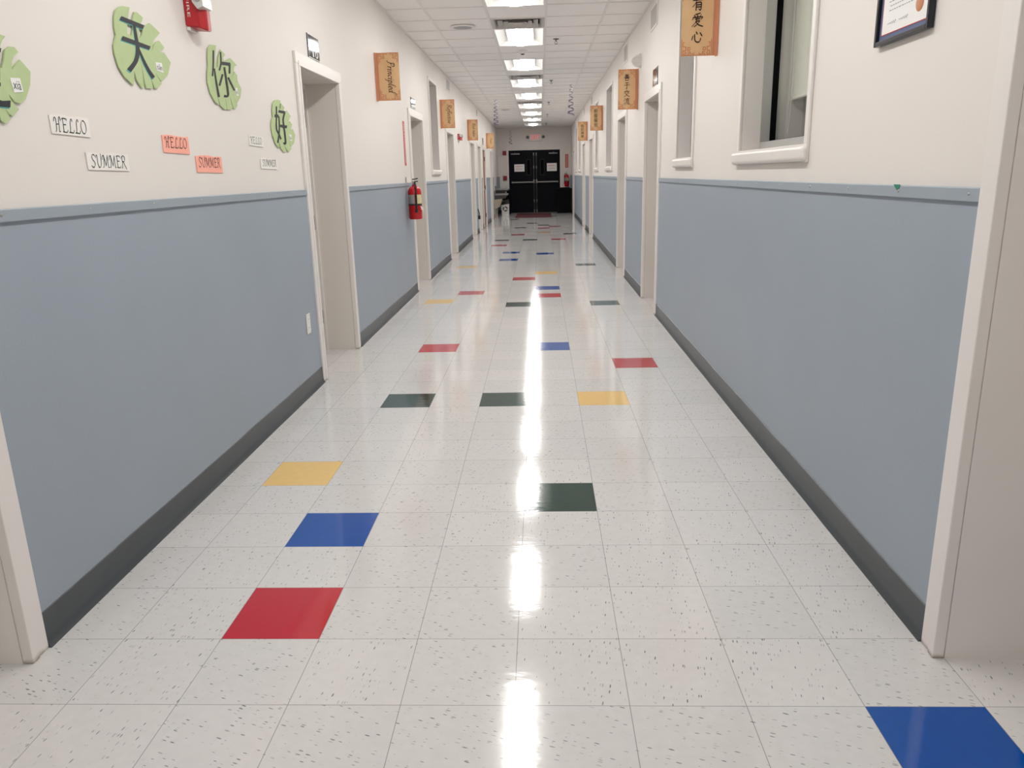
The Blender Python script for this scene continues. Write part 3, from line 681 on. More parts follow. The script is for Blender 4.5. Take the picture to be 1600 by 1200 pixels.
# ------------------------------------------------------------------ hanging foil spirals
def spiral(x, y, z1, z0, turns, r0, r1, label, loop=0.0):
    o = None; n = turns*20; L = []; R = []
    mb = MB(); vs = []
    wv = 0.011
    for i in range(n+1):
        t = i/n; a = t*turns*2*math.pi; r = r0+(r1-r0)*t**1.3; z = z1-(z1-z0)*t**1.15
        for dz in (wv, -wv): vs.append((x+r*math.cos(a), y+r*math.sin(a), z+dz*(0.5+0.7*t)))
    mb.add(vs, [[2*i, 2*i+1, 2*i+3, 2*i+2] for i in range(n)], True)
    th = MB(); th.tube([(x, y, ZC), (x, y, z1-0.02), (x+r0, y, z1)], 0.0012, 5)
    o = mb.build('hanging_spiral', M['foil'], None, (x, y, ZC)); tag(o, label, 'decoration', 'foil spirals hanging from the ceiling')
    th.build('thread', M['white'], o)
spiral(-0.86, 15.6, 2.93, 2.40, 7, 0.03, 0.06, 'thin dark foil spiral hanging from the ceiling near the left wall')
spiral(0.665, 13.0, 2.93, 2.39, 6, 0.025, 0.062, 'purple foil spiral with wide bottom loop hanging near the right wall')
spiral(-0.95, 26.5, 2.87, 2.40, 4, 0.03, 0.06, 'farthest foil spiral, hanging against the end wall by the doors')

# ------------------------------------------------------------------ wall grilles high on the walls
def grille(sd, y0, y1, z0, z1, label):
    P = side(sd); o = thing('wall_grille', label, 'grille', P((y0+y1)/2, (z0+z1)/2, 0), 'air grilles high on the side walls')
    f = MB()
    for a, b in ring(y0, y1, z0, z1, 0.022): wbox(f, sd, a[0], b[0], a[1], b[1], 0, 0.008, 0.002)
    f.build('frame', M['trim'], o)
    n = int((y1-y0-0.044)/0.024); s = MB()
    for i in range(n):
        y = y0+0.022+(i+0.5)*(y1-y0-0.044)/n
        s.prism([P(y-0.008, z0+0.02, 0.001), P(y-0.006, z0+0.02, 0.001), P(y+0.009, z0+0.02, 0.008), P(y+0.007, z0+0.02, 0.008)], (0, 0, z1-z0-0.04))
    s.build('blades', M['vent'], o)
    b = MB(); wbox(b, sd, y0+0.02, y1-0.02, z0+0.02, z1-0.02, 0.0003, 0.001); b.build('back', M['dark'], o)
grille('R', 5.85, 6.32, 2.69, 2.905, 'white louvred grille on right wall above the nearest doorway plaque')
grille('R', 8.44, 8.83, 2.715, 2.935, 'grey louvred grille on right wall beyond the dome fitting')
grille('R', 15.2, 15.65, 2.74, 2.935, 'narrow far grille on right wall above the poster reading four characters')
grille('R', 18.1, 18.5, 2.73, 2.935, 'farthest grille high on the right wall')
grille('L', 11.48, 11.95, 2.735, 2.93, 'nearer grille high on left wall beyond the tall window')
grille('L', 17.6, 18.0, 2.735, 2.93, 'farther grille high on left wall above the third poster')

# ------------------------------------------------------------------ posters standing out from the walls
def poster(sd, Y, z0, z1, wd, kind, txt, label, seed):
    P = side(sd); o = thing('wall_poster', label, 'poster', P(Y, (z0+z1)/2, 0), 'orange card posters standing out from the walls')
    sheet = MB(); th = 0.0012; R = 0.026
    prof = [(0.002, Y-0.045), (0.002, Y-R)] + [(0.002+R-R*math.cos(a*math.pi/12), Y-R+R*math.sin(a*math.pi/12)) for a in range(1, 7)]
    mid = len(prof)
    prof += [(0.002+R+0.02*i*0+ (wd-R)*i/6, Y+0.004*math.sin(i*1.1+seed)) for i in range(1, 7)]
    def sh(z): return 0.0
    vs = []
    for d, y in prof:
        for z in (z0, z1): vs.append(P(y, z + (0.006 if d < 0.01 and z == z0 else 0)*-1, d))
    n = len(prof)
    fm = MB(); fm.add(vs[:2*mid], [[2*i, 2*i+1, 2*i+3, 2*i+2] for i in range(mid-1)], True)
    fm.build('flange', M['posterback'], o)
    sheet.add(vs[2*(mid-1):], [[2*i, 2*i+1, 2*i+3, 2*i+2] for i in range(n-mid)], True)
    s_ = sheet.build('sheet', M['poster'], o)
    # printing lies on the near face of the sheet
    d0, d1 = R+0.004, wd
    def on(u, v, lift=0.0015):      # u 0..1 from the wall side outwards on L / from outer edge on R (reading right), v 0..1 up
        d = d0+(d1-d0)*(u if sd == 'L' else 1-u)
        t = (d-0.002-R)/(wd-R)*6; t = max(0, min(6, t)); i = int(min(5, t)); f = t-i
        yy = [Y] + [Y+0.004*math.sin(i_*1.1+seed) for i_ in range(1, 7)]
        return P(yy[i]*(1-f)+yy[i+1]*f-lift, z0+(z1-z0)*v, d)
    fr = None
    def line(pts, fr, wv=0.014):
        W, H = (d1-d0), (z1-z0)
        for (a, b), (c, d) in zip(pts[:-1], pts[1:]):
            if abs(a-c) < 1e-6:
                x0, x1, y0, y1 = a-wv/2, a+wv/2, min(b, d)-wv/2*W/H, max(b, d)+wv/2*W/H
            else:
                x0, x1, y0, y1 = min(a, c)-wv/2, max(a, c)+wv/2, b-wv/2*W/H, b+wv/2*W/H
            k = max(1, int(abs(x1-x0)/0.08))
            for i in range(k):
                xa, xb = x0+(x1-x0)*i/k, x0+(x1-x0)*(i+1)/k
                fr.poly([on(xa, y0), on(xb, y0), on(xb, y1), on(xa, y1)])
    base = [[(0.0,.40),(0.0,0.0),(.5,0.0)], [(.09,.33),(.05,.33),(.05,.22),(.14,.22),(.14,.12),(.05,.12),(.05,.03),(.14,.03),(.14,.08),(.10,.08)], [(.20,.20),(.28,.20),(.28,.13),(.20,.13),(.20,.20)], [(.20,.085),(.30,.085),(.30,.04),(.22,.04),(.22,.02)], [(.33,.03),(.42,.03),(.42,.07)]]
    for fx in (0, 1):
        for fy in (0, 1):
            fr = MB()
            for b in base:
                q = [((0.02+x*0.94), 0.012+y*0.55) for x, y in b]
                line([(1-x if fx else x, 1-y if fy else y) for x, y in q], fr)
            fr.build('fretwork', M['redink'], o)
    t = MB()
    if kind == 'kai':
        n = len(txt); ch = 0.17 if n == 4 else 0.19; cwd = ch*(z1-z0)/(d1-d0)*0.92
        for i, c in enumerate(txt):
            vc = 0.5+((n-1)/2-i)*(ch*1.17); t = MB()
            pen(t, KAI[c], lambda x, y, vc=vc: on(0.5+(x-0.5)*cwd, vc+(y-0.5)*ch, 0.002), 0.08, 50, 0.55, True)
            t.build('character', M['dkink'], o)
    elif kind == 'cjk':
        n = len(txt); ch = 0.155*(z1-z0)
        for i, c in enumerate(txt):
            vc = 0.5+((n-1)/2-i)*0.185; ctr = on(0.5, vc, 0.008); t = MB()
            put_text(t, c, ctr, (1, 0, 0), (0, 0, 1), ch*0.95, ch); t.build('character', M['dkink'], o)
    else:
        L = 0.66 if len(txt) > 9 else (0.52 if len(txt) > 7 else 0.40); H = L*(z1-z0)/(sum(GL[c][0]+.04 for c in txt))/(d1-d0)*1.0
        word(t, txt, lambda x, y: on(0.44+y*H*1.0, 0.5+L/2-x*L, 0.002), 0.1, 0.22, fit=1.0, thin=0.35)
        t.build('lettering', M['dkink'], o)
poster('L', 5.672, 2.066, 2.49, 0.222, 'word', 'Principled', 'nearest orange poster on left wall with the word Principled', 0.3)
poster('L', 10.525, 2.082, 2.503, 0.222, 'word', 'Reflective', 'orange poster on left wall with the word Reflective', 1.4)
poster('L', 15.13, 2.085, 2.508, 0.222, 'word', 'Risk-taker', 'orange poster on left wall with the word Risk-taker', 2.5)
poster('L', 21.0, 2.098, 2.52, 0.222, 'word', 'Thinker', 'farthest orange poster on left wall, next to the end wall', 3.1)
poster('R', 3.23, 2.055, 2.475, 0.222, 'kai', '有爱心', 'nearest orange poster on right wall with three large characters, cut by the top edge', 0.9)
poster('R', 7.32, 2.048, 2.478, 0.222, 'kai', '善于交流', 'orange poster on right wall below the white dome fitting', 2.0)
poster('R', 12.41, 2.082, 2.503, 0.222, 'cjk', '积极探究', 'third orange poster along the right wall, before the farthest one', 1.1)
poster('R', 17.03, 2.094, 2.52, 0.222, 'cjk', '知识渊博', 'farthest orange poster on right wall, nearest the end wall', 2.8)

# ------------------------------------------------------------------ room plaques over doors
def plaque(sd, y0, y1, z0, z1, label):
    P = side(sd); o = thing('room_plaque', label, 'sign', P((y0+y1)/2, z0, 0), 'glossy plaques above the doors')
    h = z1-z0; wd = y1-y0; dz = lambda z: 0.006+0.0011*(1-(2*(z-z0)/(z1-z0)-1)**2)       # slight bow added to narrow the lamp glare to a band
    m = MB(); nz = 8; zs = [z0+h*i/nz for i in range(nz+1)]
    m.add([P(y, z, dz(z)) for z in zs for y in (y0, y1)], [[2*i, 2*i+1, 2*i+3, 2*i+2] for i in range(nz)], True)
    for y in (y0, y1): m.poly([P(y, z, dz(z)) for z in zs]+[P(y, z1, 0), P(y, z0, 0)])
    for z in (z0, z1): m.poly([P(y0, z, 0), P(y1, z, 0), P(y1, z, dz(z)), P(y0, z, dz(z))])
    m.build('plate', M['plaque'], o)
    rt = Vector((0, 1, 0)) if sd == 'L' else Vector((0, -1, 0))
    for ch, off, wk in (('1', -0.10, 0.10), ('0', 0.22, 0.26)):
        zc = z0+h*0.24; t = MB(); put_text(t, ch, P((y0+y1)/2, zc, dz(zc)+0.0008)+rt*wd*off, rt, (0, 0, 1), wd*wk, h*0.30); t.build('numeral', M['white'], o)
    e = MB()
    for a, b in ring(y0, y1, z0, z1, 0.005):
        q = [a[1]+(b[1]-a[1])*i/6 for i in range(7)]
        for za, zb in zip(q[:-1], q[1:]): e.poly([P(a[0], za, dz(za)+0.0007), P(b[0], za, dz(za)+0.0007), P(b[0], zb, dz(zb)+0.0007), P(a[0], zb, dz(zb)+0.0007)])
    e.build('border', M['white'], o)
plaque('L', 3.425, 3.69, 2.15, 2.30, 'glossy black plaque above the nearest door on left wall')
plaque('L', 7.65, 7.98, 2.165, 2.285, 'small glossy plaque above the second left door, by the extinguisher')
plaque('L', 19.45, 19.8, 2.15, 2.33, 'far dark plaque above the brown wooden door on left wall')
plaque('R', 5.76, 6.07, 2.15, 2.315, 'glossy plaque above the nearest door on right wall')

# ------------------------------------------------------------------ fire alarms
def strobe(y0, z0, z1, wd, dp, label):
    P = side('L'); o = thing('fire_alarm_strobe', label, 'fire alarm', P(y0+wd/2, z0, 0), 'red fire alarm strobes on left wall')
    b = MB(); wbox(b, 'L', y0+0.006, y0+wd-0.03, z0-0.004, z1-0.02, 0, 0.016, 0.004); b.build('back_box', M['white'], o)
    m = MB(); h = z1-z0
    m.prism([P(y0, z0+0.012, 0.001), P(y0+0.008, z0+0.006, dp*0.75), P(y0+wd*0.45, z0-0.002, dp), P(y0+wd-0.01, z0+0.004, dp*0.9), P(y0+wd, z0+0.01, 0.001)], (0, 0, h-0.02)); 
    s = m.build('housing', M['red'], o)
    bm = bmesh.new(); bm.from_mesh(s.data); bmesh.ops.bevel(bm, geom=bm.edges[:], offset=0.004, segments=2, affect='EDGES'); bm.to_mesh(s.data); bm.free()
    l = MB(); F = lambda a, b: P(y0-0.004, z0+h*b, dp*a)
    l.prism([F(.52, .86), F(1.10, .84), F(1.14, .50), F(.80, .44), F(.54, .60)], (0, wd*0.78, 0)); l.build('strobe_lens', M['lens'], o)
    r = MB(); r.lathe(P(y0-0.0045, z0+h*0.66, dp*0.86), (0, -1, 0), [(dp*0.16, 0), (dp*0.13, 0.003), (dp*0.05, 0.005)], 14); r.build('flash_reflector', M['steel'], o)
    t = MB(); put_text(t, 'FIRE', P(y0+0.0002, z0+h*0.50, dp*0.26), (0, 0, -1), (0.96, 0.12, 0), h*0.46, dp*0.15); t.build('lettering', M['white'], o)
strobe(1.545, 2.006, 2.185, 0.120, 0.078, 'red fire alarm strobe with clear lens on left wall above the paper leaves')
strobe(13.0, 2.005, 2.13, 0.30, 0.07, 'small far red alarm strobe on left wall past the Reflective poster')
def pull_station(x, z, label):
    o = thing('fire_pull_station', label, 'fire alarm', (x, YE, z), 'red alarm boxes on the end wall')
    m = MB(); m.box((x-0.065, YE-0.05, z-0.075), (x+0.065, YE, z+0.075), 0.008); m.build('housing', M['redalarm'], o)
    m = MB(); m.box((x-0.04, YE-0.062, z-0.03), (x+0.04, YE-0.048, z-0.008), 0.003); m.build('handle', M['red'], o)
pull_station(-1.197, 2.12, 'upper red alarm box on end wall left of the doors'); pull_station(-1.197, 1.25, 'lower red alarm box on end wall left of the doors')

# ------------------------------------------------------------------ white dome fitting, right wall
def dome():
    P = side('R'); y, z = 7.11, 2.535
    o = thing('wall_dome_fitting', 'white ribbed half-dome fitting on right wall above an orange poster', 'wall fitting', P(y, z, 0))
    m = MB(); m.lathe(P(y, z, 0), (-1, 0, 0), [(0.075, 0), (0.075, 0.012), (0.068, 0.016)], 28); m.build('base_plate', M['white'], o)
    m = MB(); prof = [(0.066*math.cos(a*math.pi/20)+0.002, 0.014+0.085*math.sin(a*math.pi/20)) for a in range(0, 10)]; m.lathe(P(y, z, 0), (-1, 0, 0), prof, 28); m.build('dome', M['white'], o)
    for k in range(5):
        a0 = -0.6+k*0.3; r = MB()
        r.tube([P(y-0.071*math.cos(t)*math.cos(a0), z+0.071*math.cos(t)*math.sin(a0)+0.0, 0.014+0.088*math.sin(t)) for t in [i*math.pi/2/8 for i in range(8)]], 0.004, 6); r.build('rib', M['jamb'], o)
dome()

# ------------------------------------------------------------------ fire extinguishers and their signs
def extinguisher(x, y, z0, h, r, away, label, grp):
    """away: unit vector from the wall"""
    A = Vector(away); S = Vector((0, 0, 1)).cross(A); B = Vector((x, y, z0)); o = thing('fire_extinguisher', label, 'fire extinguisher', (x, y, z0), grp)
    k = h/0.48; ch = 0.355*k
    m = MB(); m.lathe(B, (0, 0, 1), [(r*0.9, 0), (r, 0.01), (r, ch*0.86), (r*0.93, ch*0.92), (r*0.7, ch*0.985), (r*0.32, ch*1.03), (r*0.3, ch*1.07)], 28); m.build('cylinder', M['redcan'], o)
    def band(za, zb, rr, a0, a1, nm, mt, par=o):
        q = MB(); n = 10; vs = []
        for i in range(n+1):
            a = a0+(a1-a0)*i/n; d = S*math.cos(a)+A*math.sin(a)
            for z in (za, zb): vs.append(B+d*rr+Vector((0, 0, z)))
        q.add(vs, [[2*i, 2*i+1, 2*i+3, 2*i+2] for i in range(n)], True); return q.build(nm, mt, par)
    fc = math.pi if abs(A.x) > .5 else math.pi/2
    band(ch*0.48, ch*0.76, r+0.0012, fc-1.45, fc-0.22, 'label', M['yellowlab']); band(ch*0.48, ch*0.76, r+0.0013, fc-0.12, fc+1.1, 'label', M['greylab'])
    q = MB(); q.lathe(B+Vector((0, 0, ch*0.43)), (0, 0, 1), [(r+0.002, 0), (r+0.002, 0.018*k)], 28); q.build('strap', M['black'], o)
    v = MB(); top = ch*1.06; v.lathe(B+Vector((0, 0, top)), (0, 0, 1), [(0.017*k, 0), (0.02*k, 0.012*k), (0.02*k, 0.03*k), (0.012*k, 0.04*k)], 14); v.build('valve', M['steel'], o)
    hd = MB()
    for dz, tilt in ((0.035, 0.0), (0.058, 0.022)):
        p0 = B+Vector((0, 0, top+dz*k)); d = A*0.5-S*0.0 + Vector((0, 0, tilt*6))
        hd.tube([p0-A*0.02*k, p0+A*0.02*k+Vector((0, 0, tilt*0.2)), p0+A*0.045*k+Vector((0, 0, tilt*0.5))], 0.006*k, 8)
    hd.build('handle', M['black'], o)
    g = MB(); g.lathe(B+Vector((0, 0, top+0.02*k))+S*0.018*k, S, [(0.014*k, 0), (0.014*k, 0.012*k)], 14); g.build('gauge', M['white'], o)
    hs = MB(); F = -S if abs(A.x) > .5 else S
    fr = (A*0.35 + (Vector((0, -1, 0)) if abs(A.x) > .5 else Vector((-0.6, 0, 0)))).normalized()
    p0 = B+Vector((0, 0, top+0.02*k)); pts = [p0+fr*0.015*k, p0+fr*(r*0.75)+Vector((0, 0, 0.012*k)), p0+fr*(r+0.012)-Vector((0, 0, 0.05*k)), B+fr*(r+0.012)+Vector((0, 0, ch*0.75)), B+fr*(r+0.011)+Vector((0, 0, ch*0.44))]
    hs.tube(pts, 0.0095*k, 10); hs.build('hose', M['black'], o)
    nz = MB(); nz.lathe(B+fr*(r+0.012)+Vector((0, 0, ch*0.46)), (0, 0, -1), [(0.011*k, 0), (0.012*k, 0.05*k), (0.019*k, ch*0.24)], 14); nz.build('nozzle', M['black'], o)
    tg = MB(); e = (S*0.8+A*0.6).normalized() if abs(A.x) > .5 else S
    c = B+Vector((0, 0, ch*0.33))+Vector((0.085, -0.02, 0))*(1 if abs(A.x) > .5 else 0.6)
    tg.poly([c+Vector((-0.02, -0.02, 0.03)), c+Vector((0.015, -0.01, 0.012)), c+Vector((0.012, 0, -0.028)), c+Vector((-0.012, -0.012, -0.012))]); tg.build('inspection_tag', M['paper'], o)
    bk = MB(); wl = r+0.014
    bk.prism([B-A*wl+S*0.02+Vector((0, 0, ch*0.3)), B-A*wl-S*0.02+Vector((0, 0, ch*0.3)), B-A*wl-S*0.02+Vector((0, 0, ch*1.3)), B-A*wl+S*0.02+Vector((0, 0, ch*1.3))], A*0.004)
    bk.tube([B-A*wl+Vector((0, 0, ch*1.12)), B+Vector((0, 0, ch*1.12))-A*0.01], 0.004, 8); bk.build('bracket', M['steel'], o)
extinguisher(XL+0.093, 7.0, 0.892, 0.49, 0.076, (1, 0, 0), 'red fire extinguisher with black hose hung on left wall beside second door', 'wall fire extinguishers')
extinguisher(1.035, YE-0.095, 0.91, 0.54, 0.08, (0, -1, 0), 'far red fire extinguisher on end wall right of the black doors', 'wall fire extinguishers')
def ext_sign_left():
    P = side('L'); o = thing('extinguisher_sign', 'narrow red and white extinguisher sign on left wall seen edge-on', 'sign', P(7.07, 1.49, 0), 'extinguisher signs')
    m = MB(); wbox(m, 'L', 7.0, 7.10, 1.49, 1.97, 0, 0.004); m.build('plate', M['redsign'], o)
    t = MB(); put_text(t, 'FIRE EXTINGUISHER', P(7.05, 1.73, 0.0047), (0, 0, -1), (0, 1, 0), 0.42, 0.045); t.build('lettering', M['white'], o)
ext_sign_left()
def ext_sign_end():
    o = thing('extinguisher_sign', 'tall red extinguisher sign on end wall above the far extinguisher', 'sign', (1.045, YE, 1.56), 'extinguisher signs')
    m = MB(); m.box((0.99, YE-0.004, 1.56), (1.10, YE, 2.03)); m.build('plate', M['redsign'], o)
    t = MB(); put_text(t, 'FIRE EXTINGUISHER', (1.045, YE-0.0047, 1.795), (0, 0, -1), (1, 0, 0), 0.42, 0.05); t.build('lettering', M['white'], o)
ext_sign_end()

# ------------------------------------------------------------------ exit sign and notices on the far doors
def exit_sign():
    xc, zc = -0.07, 2.632
    o = thing('exit_sign', 'white exit sign with red letters and two emergency lamps above black doors', 'exit sign', (xc, YE, zc))
    m = MB(); m.box((xc-0.225, YE-0.06, zc-0.125), (xc+0.225, YE, zc+0.125), 0.012); m.build('housing', M['white'], o)
    t = MB(); put_text(t, 'EXIT', (xc, YE-0.061, zc+0.01), (1, 0, 0), (0, 0, 1), 0.30, 0.155)
    t.build('lettering', mat('lit_red_letters', (0.75, 0.06, 0.07), 0.5, emit=0.7), o)
    for s in (-1, 1):
        q = MB(); q.lathe((xc+s*0.285, YE-0.04, zc+0.012), (0, -1, 0), [(0.03, 0), (0.045, 0.02), (0.052, 0.06)], 18); q.tube([(xc+s*0.22, YE-0.03, zc+0.012), (xc+s*0.28, YE-0.03, zc+0.012)], 0.014)
        h = q.build('emergency_lamp', mat('lamp_grey_%d' % s, (0.12, 0.11, 0.10), 0.5), o)
        g = MB(); g.lathe((xc+s*0.285, YE-0.098, zc+0.012), (0, -1, 0), [(0.045, 0), (0.03, 0.006)], 18); g.build('lamp_lens', mat('lamp_glass_%d' % s, (0.10, 0.10, 0.09), 0.2), h)
exit_sign()
def notice(x0, x1, z0, z1, label, tilt):
    o = thing('door_notice', label, 'notice', ((x0+x1)/2, YE, z0), 'paper notices on the far doors')
    y = YE+0.0035
    m = MB(); m.box((x0, y-0.002, z0), (x1, y, z1)); m.build('sheet', M['paper'], o)
    t = MB(); c = Vector(((x0+x1)/2, y-0.0026, (z0+z1)/2)); w_, h_ = x1-x0, z1-z0
    put_text(t, 'EMERGENCY', c+Vector((0, 0, h_*0.20)), (1, 0, tilt), (0, 0, 1), w_*0.74, h_*0.17); t.build('lettering', M['printred'], o); t = MB(); put_text(t, 'EXIT ONLY', c-Vector((0, 0, h_*0.14)), (1, 0, tilt), (0, 0, 1), w_*0.62, h_*0.15)
    t.build('lettering', M['printred'], o)
notice(-0.853, -0.487, 1.463, 1.718, 'white paper notice with red lettering on the left black door', 0.0)
notice(0.329, 0.685, 1.457, 1.733, 'white paper notice with red lettering on the right black door', 0.0)

